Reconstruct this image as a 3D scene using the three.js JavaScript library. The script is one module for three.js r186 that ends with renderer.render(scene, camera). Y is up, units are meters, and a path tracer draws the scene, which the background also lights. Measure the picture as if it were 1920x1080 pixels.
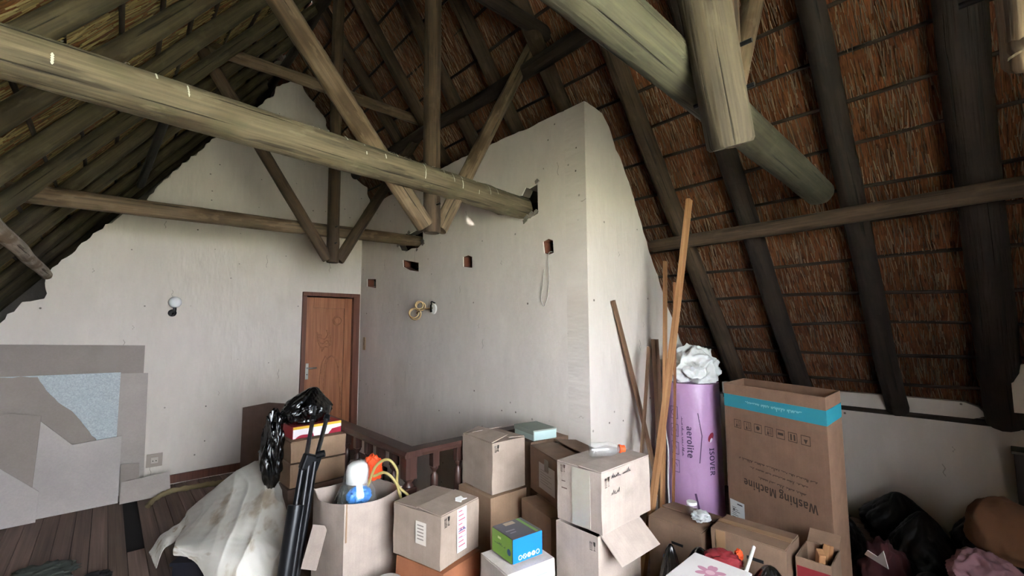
import * as THREE from 'three';
import { RoundedBoxGeometry } from 'three/addons/geometries/RoundedBoxGeometry.js';
import { mergeGeometries, mergeVertices, toCreasedNormals } from 'three/addons/utils/BufferGeometryUtils.js';
import { ImprovedNoise } from 'three/addons/math/ImprovedNoise.js';

// ---------------------------------------------------------------- camera, sky, sun, exposure
const scene = new THREE.Scene();
const renderer = new THREE.WebGLRenderer({ antialias: true });
renderer.toneMapping = THREE.LinearToneMapping;
renderer.toneMappingExposure = 1.32;
renderer.shadowMap.enabled = true;
const camera = new THREE.PerspectiveCamera(2 * Math.atan(540 / 831.3) * 180 / Math.PI, 1920 / 1080, 0.05, 200);
camera.position.set(0, 1.6, 0);
camera.quaternion.setFromRotationMatrix(new THREE.Matrix4().makeBasis(
  new THREE.Vector3(0.740781, -0.004579, 0.671731), new THREE.Vector3(-0.056187, 0.99605, 0.068753), new THREE.Vector3(-0.669393, -0.088673, 0.737598)));
scene.add(camera);
scene.background = new THREE.Color().setRGB(0.86, 0.93, 1.0);       // pale, evenly clouded sky
scene.backgroundIntensity = 42;
const sun = new THREE.DirectionalLight(new THREE.Color().setRGB(1, 0.95, 0.86), 230);   // falls on the lawn behind the photographer, never into the loft
sun.position.set(-4, 14, -6); sun.target.position.set(1, 0, 8);
sun.castShadow = true; sun.shadow.mapSize.set(2048, 2048); sun.shadow.radius = 1;
Object.assign(sun.shadow.camera, { left: -25, right: 25, top: 25, bottom: -25, near: 0.5, far: 60 });
scene.add(sun, sun.target);

// ---------------------------------------------------------------- helpers
function rngOf(seed) { let a = seed >>> 0; return () => { a |= 0; a = a + 0x6D2B79F5 | 0; let t = Math.imul(a ^ a >>> 15, 1 | a); t = t + Math.imul(t ^ t >>> 7, 61 | t) ^ t; return ((t ^ t >>> 14) >>> 0) / 4294967296; }; }
const IN = new ImprovedNoise();
const n3 = (x, y, z) => IN.noise(x, y, z);
const fb = (x, y, z, o = 4) => { let s = 0, a = 1; for (let i = 0; i < o; i++) { s += a * n3(x, y, z); x *= 2.03; y *= 2.03; z *= 2.03; a *= 0.5; } return s; };
const cl = (x, a = 0, b = 1) => Math.min(b, Math.max(a, x));
const ss = (a, b, x) => { const t = cl((x - a) / (b - a)); return t * t * (3 - 2 * t); };
const V = (x, y, z) => new THREE.Vector3(x, y, z);
const names = new Map();
function numbered(n) { const k = names.get(n) ?? 0; names.set(n, k + 1); return k ? n + '_' + String(k).padStart(3, '0') : n; }
function shade(o) { o.castShadow = true; o.receiveShadow = true; return o; }
function thing(name, label, category, pos = [0, 0, 0], yaw = 0, group) {
  const g = new THREE.Group(); g.name = numbered(name); g.position.set(...pos); g.rotation.y = yaw;
  g.userData = { label, category }; if (group) g.userData.group = group; scene.add(g); return g;
}
function part(parent, name, geo, mat) { const m = shade(new THREE.Mesh(geo, mat)); m.name = name; parent.add(m); return m; }
// geometry given in world coordinates, added under a thing that stands unrotated at its own base
function wpart(parent, name, geo, mat) { const p = V(0, 0, 0); for (let o = parent; o && o !== scene; o = o.parent) p.add(o.position); geo.translate(-p.x, -p.y, -p.z); return part(parent, name, geo, mat); }
function struct(name, geo, mat) { const m = shade(new THREE.Mesh(geo, mat)); m.name = numbered(name); m.userData.kind = 'structure'; scene.add(m); return m; }
function single(name, label, category, geo, mat, pos, yaw = 0, group) { const m = shade(new THREE.Mesh(geo, mat)); m.name = numbered(name); m.position.set(...pos); m.rotation.y = yaw; m.userData = { label, category }; if (group) m.userData.group = group; scene.add(m); return m; }
// uv in metres from the dominant axis of the normal
function boxUV(g) {
  if (g.index) g = g.toNonIndexed();
  const p = g.attributes.position, n = g.attributes.normal, uv = new Float32Array(p.count * 2);
  for (let i = 0; i < p.count; i++) {
    const ax = Math.abs(n.getX(i)), ay = Math.abs(n.getY(i)), az = Math.abs(n.getZ(i));
    if (ax >= ay && ax >= az) { uv[2 * i] = p.getZ(i); uv[2 * i + 1] = p.getY(i); } else if (ay >= az) { uv[2 * i] = p.getX(i); uv[2 * i + 1] = p.getZ(i); } else { uv[2 * i] = p.getX(i); uv[2 * i + 1] = p.getY(i); }
  }
  g.setAttribute('uv', new THREE.BufferAttribute(uv, 2)); return g;
}
function bx(w, h, d, x = 0, y = 0, z = 0, bev = 0.002) { const g = boxUV(new RoundedBoxGeometry(w, h, d, 1, Math.min(bev, w / 3, h / 3, d / 3))); g.translate(x, y, z); return g; }
function plain(w, h, d, x = 0, y = 0, z = 0) { const g = boxUV(new THREE.BoxGeometry(w, h, d)); g.translate(x, y, z); return g; }
function merge(list) { return mergeGeometries(list.map((g) => { const k = g.index ? g.toNonIndexed() : g; for (const a of Object.keys(k.attributes)) if (!['position', 'normal', 'uv', 'color'].includes(a)) k.deleteAttribute(a); return k; })); }
function tube(pts, r, seg = 40, rad = 8, closed = false) { return new THREE.TubeGeometry(new THREE.CatmullRomCurve3(pts.map((p) => p.isVector3 ? p : V(...p)), closed), seg, r, rad, closed); }
function cyl(a, b, r0, r1 = r0, seg = 14) { // capped cylinder between two points
  const A = a.isVector3 ? a : V(...a), B = b.isVector3 ? b : V(...b), d = B.clone().sub(A), L = d.length();
  const g = new THREE.CylinderGeometry(r1, r0, L, seg, 1); g.translate(0, L / 2, 0);
  g.applyQuaternion(new THREE.Quaternion().setFromUnitVectors(V(0, 1, 0), d.normalize())); g.translate(A.x, A.y, A.z); return g;
}
// an irregular round pole; uv: around and along, in metres
function log(a, b, r0, r1 = r0, seed = 1, o = {}) {
  const A = a.isVector3 ? a : V(...a), B = b.isVector3 ? b : V(...b), dir = B.clone().sub(A), L = dir.length(); dir.normalize();
  const up = Math.abs(dir.y) > 0.8 ? V(1, 0, 0) : V(0, 1, 0), s1 = up.clone().cross(dir).normalize(), s2 = dir.clone().cross(s1);
  const N = o.n ?? 18, M = Math.max(6, Math.ceil(L / (o.step ?? 0.09))), bend = o.bend ?? 0.012, rough = o.rough ?? 0.07;
  const pos = [], uv = [], idx = [], rnd = rngOf(seed * 977 + 13);
  const kn = Array.from({ length: Math.round(L * 1.6) }, () => [rnd() * L, rnd() * 6.283, 0.06 + rnd() * 0.12]);
  const ring = (t, sh, k) => {
    const cx = bend * L * 0.3 * n3(t * 0.7, seed * 3.1, 0.5), cy = bend * L * 0.3 * n3(t * 0.7, 7.7, seed * 2.3);
    for (let j = 0; j <= N; j++) {
      const th = (j % N) / N * Math.PI * 2; let r = (r0 + (r1 - r0) * t / L) * sh;
      r *= 1 + rough * (fb(Math.cos(th) * 1.3 + seed, Math.sin(th) * 1.3, t * 1.4, 3));
      for (const [kt, ka, kr] of kn) { const dt = (t - kt) / 0.05, da = Math.atan2(Math.sin(th - ka), Math.cos(th - ka)) / 0.45, q = dt * dt + da * da; if (q < 6) r *= 1 + kr * Math.exp(-q); }
      const p = A.clone().addScaledVector(dir, k ?? t).addScaledVector(s1, Math.cos(th) * r + cx).addScaledVector(s2, Math.sin(th) * r + cy);
      pos.push(p.x, p.y, p.z); uv.push(j / N * 2 * Math.PI * r0 + seed * 0.37, t + seed * 0.61);
    }
  };
  const e = Math.min(0.012, L * 0.1);
  ring(0, 0.9, 0); ring(e, 1); for (let i = 1; i < M; i++) ring(e + (L - 2 * e) * i / M, 1); ring(L - e, 1); ring(L, 0.9, L);
  const rows = M + 3;
  for (let i = 0; i < rows - 1; i++) for (let j = 0; j < N; j++) { const q = i * (N + 1) + j, w = q + N + 1; idx.push(q, q + 1, w, q + 1, w + 1, w); }
  const body = new THREE.BufferGeometry(); body.setAttribute('position', new THREE.Float32BufferAttribute(pos, 3)); body.setAttribute('uv', new THREE.Float32BufferAttribute(uv, 2)); body.setIndex(idx); body.computeVertexNormals();
  // weld the seam normals
  const nn = body.attributes.normal; for (let i = 0; i < rows; i++) { const q = i * (N + 1), w = q + N, m = V(nn.getX(q) + nn.getX(w), nn.getY(q) + nn.getY(w), nn.getZ(q) + nn.getZ(w)).normalize(); nn.setXYZ(q, m.x, m.y, m.z); nn.setXYZ(w, m.x, m.y, m.z); }
  const caps = [];
  for (const [i0, flip] of [[0, true], [rows - 1, false]]) {
    const cp = [], cu = [], ci = [], c = V(0, 0, 0); for (let j = 0; j < N; j++) c.add(V(...pos.slice((i0 * (N + 1) + j) * 3, (i0 * (N + 1) + j) * 3 + 3))); c.multiplyScalar(1 / N);
    cp.push(c.x, c.y, c.z); cu.push(0.5, 0.5);
    for (let j = 0; j < N; j++) { cp.push(...pos.slice((i0 * (N + 1) + j) * 3, (i0 * (N + 1) + j) * 3 + 3)); cu.push(0.5 + 0.1 * Math.cos(j / N * 6.283), 0.5 + 0.02 * Math.sin(j / N * 6.283)); }
    for (let j = 0; j < N; j++) { const q = 1 + j, w = 1 + (j + 1) % N; flip ? ci.push(0, w, q) : ci.push(0, q, w); }
    const g = new THREE.BufferGeometry(); g.setAttribute('position', new THREE.Float32BufferAttribute(cp, 3)); g.setAttribute('uv', new THREE.Float32BufferAttribute(cu, 2)); g.setIndex(ci); g.computeVertexNormals(); caps.push(g);
  }
  return merge([body, ...caps]);
}
// crumpled bag or cloth lump
function lump(rx, ry, rz, seed, amp = 0.25, det = 22, freq = 1.6, flatBase = true) {
  let g = mergeVertices(new THREE.IcosahedronGeometry(1, det).deleteAttribute('uv').deleteAttribute('normal'), 1e-4);
  const p = g.attributes.position;
  for (let i = 0; i < p.count; i++) {
    const x = p.getX(i), y = p.getY(i), z = p.getZ(i);
    let r = 1, a = amp, f = freq; const wx = 0.25 * n3(x * 1.3 + seed, y * 1.3, z * 1.3), wy = 0.25 * n3(x * 1.3, y * 1.3 + seed, z * 1.3); for (let k = 0; k < 4; k++) { const q = Math.abs(n3((x + wx) * f + seed * 7.1, (y + wy) * f * 0.8 + k * 3.3, z * f - seed * 2.7)) * 1.8; r += a * (0.4 - q); a *= k ? 0.36 : 0.42; f *= 1.9; }
    let Y = y * r * ry; if (flatBase) Y = Math.max(Y, -ry * 0.62);
    p.setXYZ(i, x * r * rx, Y, z * r * rz);
  }
  if (flatBase) g.translate(0, ry * 0.62, 0);
  g.computeVertexNormals(); const uv = new Float32Array(p.count * 2); for (let i = 0; i < p.count; i++) { uv[2 * i] = p.getX(i); uv[2 * i + 1] = p.getY(i); } g.setAttribute('uv', new THREE.BufferAttribute(uv, 2));
  return g;
}
// tied plastic bag: slumped body, folds gathering towards the neck
function bag(rx, ry, rz, seed, lean = [0, 0]) {
  const g = mergeVertices(new THREE.IcosahedronGeometry(1, 30).deleteAttribute('uv').deleteAttribute('normal'), 1e-4), p = g.attributes.position;
  for (let i = 0; i < p.count; i++) {
    const x = p.getX(i), y = p.getY(i), z = p.getZ(i), az = Math.atan2(z, x), up = ss(-0.2, 0.95, y);
    let r = 1 + 0.16 * n3(x * 1.2 + seed, y * 1.2, z * 1.2) + 0.07 * n3(x * 3 + seed, y * 3 + 5, z * 3);
    r += (0.05 + 0.12 * up) * (Math.abs(Math.sin(az * 3.5 + seed + 2.2 * n3(x * 1.6, y * 1.6, z * 1.6 + seed))) - 0.6) + 0.05 * (Math.abs(n3(x * 5, y * 4 + seed, z * 5)) * 2 - 0.4) + 0.022 * (Math.abs(n3(x * 11, y * 9, z * 11 + seed)) * 2 - 0.4);
    r *= 1 - 0.42 * up * up; const k = y > 0 ? y * y : 0;
    p.setXYZ(i, x * r * rx + lean[0] * k, Math.max(y > 0 ? y * ry * (1 + 0.15 * up) : y * r * ry, -ry * 0.62), z * r * rz + lean[1] * k);
  }
  g.translate(0, ry * 0.62, 0); g.computeVertexNormals(); const uv = new Float32Array(p.count * 2); for (let i = 0; i < p.count; i++) { uv[2 * i] = p.getX(i); uv[2 * i + 1] = p.getY(i); } g.setAttribute('uv', new THREE.BufferAttribute(uv, 2)); return g;
}
// cloth sheet of real thickness over a net of points [rows][cols]
function sheet(net, nu, nv, thick, wob) {
  const R = net.length, C = net[0].length, cr = (p0, p1, p2, p3, t) => 0.5 * (2 * p1 + (p2 - p0) * t + (2 * p0 - 5 * p1 + 4 * p2 - p3) * t * t + (3 * p1 - p0 - 3 * p2 + p3) * t * t * t);
  const at = (i, j, k) => net[cl(i, 0, R - 1)][cl(j, 0, C - 1)][k];
  const P = [];
  for (let v = 0; v <= nv; v++) for (let u = 0; u <= nu; u++) {
    const fu = u / nu * (C - 1), fv = v / nv * (R - 1), j = Math.min(C - 2, Math.floor(fu)), i = Math.min(R - 2, Math.floor(fv)), q = [];
    for (let k = 0; k < 3; k++) { const col = []; for (let d = -1; d < 3; d++) col.push(cr(at(i + d, j - 1, k), at(i + d, j, k), at(i + d, j + 1, k), at(i + d, j + 2, k), fu - j)); q.push(cr(...col, fv - i)); }
    P.push(wob(V(...q), u / nu, v / nv));
  }
  const W = nu + 1, idx = []; for (let v = 0; v < nv; v++) for (let u = 0; u < nu; u++) { const a = v * W + u; idx.push(a, a + W, a + 1, a + 1, a + W, a + W + 1); }
  const g = new THREE.BufferGeometry(); g.setAttribute('position', new THREE.Float32BufferAttribute(P.flatMap((p) => [p.x, p.y, p.z]), 3)); g.setIndex(idx); g.computeVertexNormals();
  const n = g.attributes.normal, all = P.flatMap((p) => [p.x, p.y, p.z]), K = P.length, uv = [];
  for (let i = 0; i < K; i++) all.push(P[i].x - n.getX(i) * thick, P[i].y - n.getY(i) * thick, P[i].z - n.getZ(i) * thick);
  for (let h = 0; h < 2; h++) for (let v = 0; v <= nv; v++) for (let u = 0; u <= nu; u++) uv.push(u / nu, v / nv);
  const full = idx.slice(); for (let i = 0; i < idx.length; i += 3) full.push(K + idx[i], K + idx[i + 2], K + idx[i + 1]);
  const edge = (a, b) => full.push(a, b, K + a, b, K + b, K + a);
  for (let u = 0; u < nu; u++) { edge(u, u + 1); edge(nv * W + u + 1, nv * W + u); } for (let v = 0; v < nv; v++) { edge((v + 1) * W, v * W); edge(v * W + nu, (v + 1) * W + nu); }
  const s = new THREE.BufferGeometry(); s.setAttribute('position', new THREE.Float32BufferAttribute(all, 3)); s.setAttribute('uv', new THREE.Float32BufferAttribute(uv, 2)); s.setIndex(full); s.computeVertexNormals(); return s;
}
function lathe(pts, seg = 24) { return new THREE.LatheGeometry(pts.map(([r, y]) => new THREE.Vector2(r, y)), seg); }
function shapeOf(pts) { const s = new THREE.Shape(); pts.forEach(([x, y], i) => i ? s.lineTo(x, y) : s.moveTo(x, y)); s.closePath(); return s; }
function slab(pts, depth, holes = []) { const s = shapeOf(pts); for (const h of holes) { const q = new THREE.Path(); h.forEach(([x, y], i) => i ? q.lineTo(x, y) : q.moveTo(x, y)); q.closePath(); s.holes.push(q); } return new THREE.ExtrudeGeometry(s, { depth, bevelEnabled: false }); }
function jag(pts, step, amp, seed) { const out = []; for (let i = 0; i < pts.length - 1; i++) { const [x0, y0] = pts[i], [x1, y1] = pts[i + 1], L = Math.hypot(x1 - x0, y1 - y0), n = Math.max(1, Math.round(L / step)); for (let k = 0; k < n; k++) { const t = k / n, x = x0 + (x1 - x0) * t, y = y0 + (y1 - y0) * t, e = amp * (fb(x * 9 + seed, y * 9, seed, 3) + 0.5 * Math.abs(Math.sin((x + y) * 19))); out.push([x - (y1 - y0) / L * e, y + (x1 - x0) / L * e]); } } out.push(pts[pts.length - 1]); return out; }

// ---------------------------------------------------------------- textures (computed, tiling)
function tileNoise(seed, W) { const r = rngOf(seed), g = Float32Array.from({ length: W * W }, r); return (x, y) => { const X = Math.floor(x), Y = Math.floor(y), fx = x - X, fy = y - Y, m = (a) => ((a % W) + W) % W, u = fx * fx * (3 - 2 * fx), v = fy * fy * (3 - 2 * fy), q = (i, j) => g[m(Y + j) * W + m(X + i)]; return (q(0, 0) * (1 - u) + q(1, 0) * u) * (1 - v) + (q(0, 1) * (1 - u) + q(1, 1) * u) * v; }; }
const T1 = tileNoise(11, 256), T2 = tileNoise(23, 256);
// tileable fractal noise over [0,1)^2: fx, fy are whole numbers of cells (powers of two)
function tf(u, v, fx, fy, oct = 4, t = T1) { let s = 0, a = 0.5; for (let k = 0; k < oct; k++) { s += a * (tw(u * fx, v * fy, fx, fy, t) - 0.5); a *= 0.5; fx *= 2; fy *= 2; } return s * 2; }
function tw(x, y, fx, fy, t) { const X = Math.floor(x), Y = Math.floor(y), a = x - X, b = y - Y, u = a * a * (3 - 2 * a), v = b * b * (3 - 2 * b), q = (i, j) => t((X + i) % fx + 0.0001, (Y + j) % fy + 0.0001); return (q(0, 0) * (1 - u) + q(1, 0) * u) * (1 - v) + (q(0, 1) * (1 - u) + q(1, 1) * u) * v; }
function dtex(w, h, fn, size, srgb = true) {
  const d = new Uint8Array(w * h * 4);
  for (let y = 0; y < h; y++) for (let x = 0; x < w; x++) { const c = fn(x / w, y / h), i = (y * w + x) * 4; d[i] = cl(c[0]) * 255; d[i + 1] = cl(c[1]) * 255; d[i + 2] = cl(c[2]) * 255; d[i + 3] = 255; }
  const t = new THREE.DataTexture(d, w, h); t.wrapS = t.wrapT = THREE.RepeatWrapping; t.magFilter = THREE.LinearFilter; t.minFilter = THREE.LinearMipmapLinearFilter; t.generateMipmaps = true; if (srgb) t.colorSpace = THREE.SRGBColorSpace; t.repeat.set(1 / size[0], 1 / size[1]); t.needsUpdate = true; return t;
}
const grey = (fn) => (u, v) => { const g = fn(u, v); return [g, g, g]; };
const mix = (a, b, t) => a.map((x, i) => x + (b[i] - x) * t);
// plaster: brushed off-white with hairlines, specks and faint stains
const plasterSpots = (() => { const r = rngOf(5); return Array.from({ length: 46 }, () => [r(), r(), 0.0008 + r() * 0.0016, 0.4 + r() * 0.6]); })();
const plasterLines = (() => { const r = rngOf(8); return Array.from({ length: 14 }, () => [r(), r(), 0.01 + r() * 0.05]); })();
const plasterMap = dtex(1024, 1024, (u, v) => {
  let c = [0.865, 0.855, 0.835]; const a = tf(u, v, 8, 4, 5), b = tf(u, v, 64, 16, 3, T2); c = c.map((x) => x + a * 0.035 + b * 0.02);
  c = mix(c, [0.74, 0.70, 0.65], 0.35 * ss(0.28, 0.7, tf(u + 0.37, v, 4, 4, 4, T2)));
  for (const [x, y, r, k] of plasterSpots) { const d = Math.hypot(u - x, v - y); if (d < r * 1.6) c = mix(c, [0.3, 0.27, 0.24], k * ss(r * 1.6, r * 0.6, d)); }
  for (const [x, y, l] of plasterLines) { const t = (v - y) / l; if (t > 0 && t < 1 && Math.abs(u - x - 0.002 * Math.sin(t * 9 + x * 50)) < 0.0007) c = mix(c, [0.5, 0.46, 0.42], 0.6); }
  return c;
}, [3.1, 3.1]);
const plasterBump = dtex(1024, 1024, grey((u, v) => 0.5 + 0.35 * tf(u, v, 32, 16, 5) + 0.2 * tf(u, v, 128, 32, 2, T2)), [3.1, 3.1], false);
const logMap = dtex(512, 1024, (u, v) => {
  const g = tf(u, v, 32, 4, 4), f = tf(u, v, 128, 8, 2, T2), s = tf(u, v, 4, 4, 4, T2); let c = [0.80, 0.76, 0.69].map((x) => x * (1 + 0.24 * g + 0.16 * f));
  c = mix(c, [0.52, 0.44, 0.33], cl(0.75 * ss(-0.05, 0.5, s))); c = mix(c, [0.60, 0.62, 0.50], 0.4 * ss(0.1, 0.5, tf(u + 0.3, v, 8, 8, 3))); c = mix(c, [0.36, 0.30, 0.24], 0.7 * ss(0.2, 0.55, tf(u + 0.11, v + 0.2, 8, 2, 4)));
  c = mix(c, [0.92, 0.90, 0.84], 0.55 * ss(0.22, 0.5, tf(u + 0.6, v + 0.1, 16, 16, 4, T2))); c = mix(c, [0.30, 0.25, 0.20], 0.6 * ss(0.26, 0.5, tf(u + 0.27, v + 0.7, 16, 4, 4))); if (tf(u, v, 64, 2, 2) > 0.42) c = mix(c, [0.22, 0.17, 0.12], 0.7); return c;
}, [0.6, 1.4]);
const logBump = dtex(512, 1024, grey((u, v) => 0.6 + 0.25 * tf(u, v, 64, 8, 3) - 0.5 * ss(0.36, 0.46, tf(u, v, 64, 2, 2))), [0.6, 1.4], false);
const reedMap = dtex(1024, 1024, (u, v) => {
  const f = tf(u, v, 256, 32, 2), g = tf(u, v, 128, 8, 3, T2), s = tf(u, v, 8, 8, 4), d = tf(u, v, 256, 16, 1, T2); let c = mix([0.58, 0.40, 0.29], [0.76, 0.57, 0.42], cl(0.5 + 0.9 * f)); c = mix(c, [0.36, 0.23, 0.165], cl(0.55 * ss(0.05, 0.6, g) + 0.45 * ss(0.05, 0.6, s))); if (d > 0.32) c = mix(c, [0.2, 0.12, 0.08], 0.5); return c;
}, [1.1, 1.1]);
const reedBump = dtex(1024, 1024, grey((u, v) => 0.5 + 0.5 * tf(u, v, 256, 8, 2) + 0.3 * tf(u, v, 64, 4, 2, T2)), [1.1, 1.1], false);
const kraftMap = dtex(512, 512, (u, v) => { const f = tf(u, v, 128, 128, 2), g = tf(u, v, 8, 8, 4, T2), l = tf(u, v, 64, 2, 2); const k = 1 + 0.035 * f + 0.06 * g + 0.03 * l; return [0.93 * k, 0.915 * k, 0.90 * k]; }, [0.5, 0.5]);
const kraftBump = dtex(512, 512, grey((u, v) => 0.5 + 0.08 * Math.sin(u * 2 * Math.PI * 70) + 0.3 * tf(u, v, 16, 16, 4)), [0.5, 0.5], false);
const plankMap = dtex(512, 1024, (u, v) => { const g = tf(u, v, 32, 2, 4), s = tf(u, v, 4, 2, 4, T2); let c = [0.80, 0.76, 0.74].map((x) => x * (1 + 0.2 * g + 0.15 * s)); return c; }, [0.5, 2]);
const plankBump = dtex(512, 1024, grey((u, v) => 0.5 + 0.4 * tf(u, v, 64, 4, 3)), [0.5, 2], false);
const grainMap = dtex(512, 1024, (u, v) => { const g = tf(u + 0.02 * tf(u, v, 2, 2, 2), v, 32, 2, 4), f = tf(u, v, 128, 8, 2, T2); return [0.9 + 0.16 * g + 0.06 * f, 0.86 + 0.2 * g + 0.08 * f, 0.82 + 0.22 * g + 0.08 * f]; }, [0.5, 1]);
const fabricMap = dtex(512, 512, (u, v) => { const s = tf(u, v, 8, 8, 5), w = 0.02 * (Math.sin(u * 1600) + Math.sin(v * 1600)); const c = mix([0.93, 0.92, 0.905], [0.72, 0.65, 0.57], 0.8 * ss(0.16, 0.6, s)); return c.map((x) => x + w); }, [1, 1]);
const styroMap = dtex(512, 512, (u, v) => { const c = tf(u, v, 64, 64, 2), s = tf(u, v, 128, 128, 1, T2); return [0.86 + 0.1 * c + 0.08 * s, 0.89 + 0.1 * c + 0.08 * s, 0.92 + 0.08 * c + 0.06 * s]; }, [0.6, 0.6]);
const boardMap = dtex(512, 512, (u, v) => { const s = tf(u, v, 4, 4, 5), f = tf(u, v, 128, 128, 2, T2), d = tf(u + 0.4, v, 8, 2, 4, T2); const k = 1 + 0.08 * s + 0.03 * f; return mix([0.95 * k, 0.935 * k, 0.925 * k], [0.98, 0.975, 0.97], ss(0.15, 0.5, d) * 0.6); }, [1.3, 1.3]);

const M = {};
const std = (o) => new THREE.MeshStandardMaterial({ roughness: 0.9, ...o }), phys = (o) => new THREE.MeshPhysicalMaterial(o);
M.plaster = std({ color: '#fdf3ef', map: plasterMap, bumpMap: plasterBump, bumpScale: 0.006, roughness: 0.85 });
M.brick = std({ color: '#6b4030', map: boardMap, roughness: 1 });
M.mortar = std({ color: '#5c534c', map: boardMap, roughness: 1 }); M.cement = std({ color: '#8d8780', map: boardMap, bumpMap: plasterBump, bumpScale: 0.01, roughness: 1 });
const logMat = (c) => std({ color: c, map: logMap, bumpMap: logBump, bumpScale: 0.006, roughness: 0.85 });
M.logPale = logMat('#776f60'); M.logTan = logMat('#7e6e5f'); M.logGreen = logMat('#515145'); M.logBrown = logMat('#574638'); M.logDark = logMat('#33261e'); M.logBlack = logMat('#1d1713'); M.logWorn = logMat('#544c41'); M.lath = logMat('#3f3027'); M.rafterLeft = logMat('#544c3a'); M.logGrey = logMat('#d6cfd2');
M.reed = std({ color: '#a68a72', map: reedMap, bumpMap: reedBump, bumpScale: 0.012, roughness: 1 });
M.reedLeft = std({ color: '#a68a56', map: reedMap, bumpMap: reedBump, bumpScale: 0.012, roughness: 1 });
M.stalk = std({ color: '#ffffff', vertexColors: true, roughness: 0.9 });
const kraft = (c) => std({ color: c, map: kraftMap, bumpMap: kraftBump, bumpScale: 0.0012, roughness: 0.82 });
M.kraftGrey = kraft('#ad9c90'); M.kraftPale = kraft('#b8aaa2'); M.kraftTan = kraft('#9f836c'); M.kraftBrown = kraft('#8c7260'); M.kraftOrange = kraft('#a5694a'); M.kraftDark = kraft('#705a50'); M.kraftWash = kraft('#927360');
M.inside = kraft('#9c8069');
M.tape = phys({ color: '#cfc6b8', roughness: 0.25, clearcoat: 0.5, transparent: true, opacity: 0.55 });
M.tapeBrown = phys({ color: '#9c7a5c', roughness: 0.3, clearcoat: 0.4 });
M.plank = [0, 1, 2, 3].map((i) => std({ color: ['#97837a', '#8b776e', '#a38e84', '#806e62'][i], map: plankMap, bumpMap: plankBump, bumpScale: 0.004, roughness: 0.75 }));
M.door = std({ color: '#a9704e', map: grainMap, bumpMap: plankBump, bumpScale: 0.002, roughness: 0.5 });
M.doorDark = std({ color: '#6c3f2e', map: grainMap, bumpMap: plankBump, bumpScale: 0.002, roughness: 0.5 });
M.rail = std({ color: '#4a3430', map: grainMap, roughness: 0.35 });
M.stick = std({ color: '#b98d67', map: grainMap, roughness: 0.7 }); M.stickDark = std({ color: '#7d6350', map: grainMap, roughness: 0.7 });
M.blackPlastic = phys({ color: '#0b0b0c', roughness: 0.24, clearcoat: 0.6, clearcoatRoughness: 0.2, bumpMap: plasterBump, bumpScale: 0.02 });
M.blackBag = phys({ color: '#08080a', roughness: 0.5 }); M.blackCloth = std({ color: '#0d0c0f', roughness: 0.95 });
M.blackMetal = phys({ color: '#15161a', roughness: 0.35, metalness: 0.4 });
M.chrome = std({ color: '#8e9096', roughness: 0.28, metalness: 1 });
M.steel = std({ color: '#c9c9c6', roughness: 0.35, metalness: 0.9 });
M.brass = std({ color: '#a58a63', roughness: 0.4, metalness: 0.8 });
M.drip = std({ color: '#bdb9ae', roughness: 0.9 }); M.white = std({ color: '#f1efec', roughness: 0.6 }); M.whitePaint = std({ color: '#eceae6', roughness: 0.8 });
M.board = std({ color: '#b5aca7', map: boardMap, roughness: 0.8 }); M.boardDark = std({ color: '#a09690', map: boardMap, roughness: 0.8 }); M.boardPale = std({ color: '#c2bbb9', map: boardMap, roughness: 0.8 });
M.styro = std({ color: '#dcdcda', map: styroMap, bumpMap: styroMap, bumpScale: 0.002, roughness: 0.9 });
M.fabric = std({ color: '#e9e5df', map: fabricMap, roughness: 1, side: THREE.DoubleSide });
M.clear = phys({ color: '#ffffff', roughness: 0.12, transmission: 0.92, thickness: 0, ior: 1.45 });
M.cloudy = phys({ color: '#f4f6f8', roughness: 0.45, transmission: 0.5, thickness: 0 });
M.poly = phys({ color: '#f2f2f0', roughness: 0.35, transmission: 0.15, thickness: 0, bumpMap: plasterBump, bumpScale: 0.02 });
M.orange = std({ color: '#e8501c', roughness: 0.6 }); M.blue = phys({ color: '#1d7fd6', roughness: 0.3 }); M.yellow = std({ color: '#a3925a', roughness: 0.5 }); M.red = std({ color: '#7d1a24', roughness: 0.8 });
M.lawn = std({ color: '#9c9f8c', roughness: 1 });
const flat = (c, r = 0.7) => std({ color: c, roughness: r });

// flat print: a thin sheet with computed lettering on it
function canvasTex(w, h, draw) { const c = document.createElement('canvas'); c.width = w; c.height = h; const x = c.getContext('2d'); draw(x, w, h); const t = new THREE.CanvasTexture(c); t.colorSpace = THREE.SRGBColorSpace; return t; }
function print(owner, name, w, h, px, draw, pos, rot = [0, 0, 0], o = {}) {
  const parent = owner.children.find((c) => c.name === 'body') ?? owner;
  const t = canvasTex(Math.round(w * px), Math.round(h * px), draw), m = part(parent, name, new THREE.PlaneGeometry(w, h), std({ map: t, transparent: !o.solid, roughness: o.rough ?? 0.7 }));
  m.position.set(...pos); m.rotation.set(...rot); m.castShadow = false; return m;
}
function strokes(x, X, Y, W, H, seed, lw = 2) { // a line of small unreadable script
  const r = rngOf(seed); x.lineWidth = lw; x.lineJoin = 'round'; let q = X; while (q < X + W) { const end = Math.min(X + W, q + H * (1.5 + r() * 3)); x.beginPath(); x.moveTo(q, Y); while (q < end) { q += H * (0.14 + r() * 0.16); x.lineTo(q, Y - H * (r() < 0.25 ? 1 : 0.55) * r()); q += H * 0.1; x.lineTo(q, Y); } x.stroke(); q += H * 0.5; } }
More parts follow.
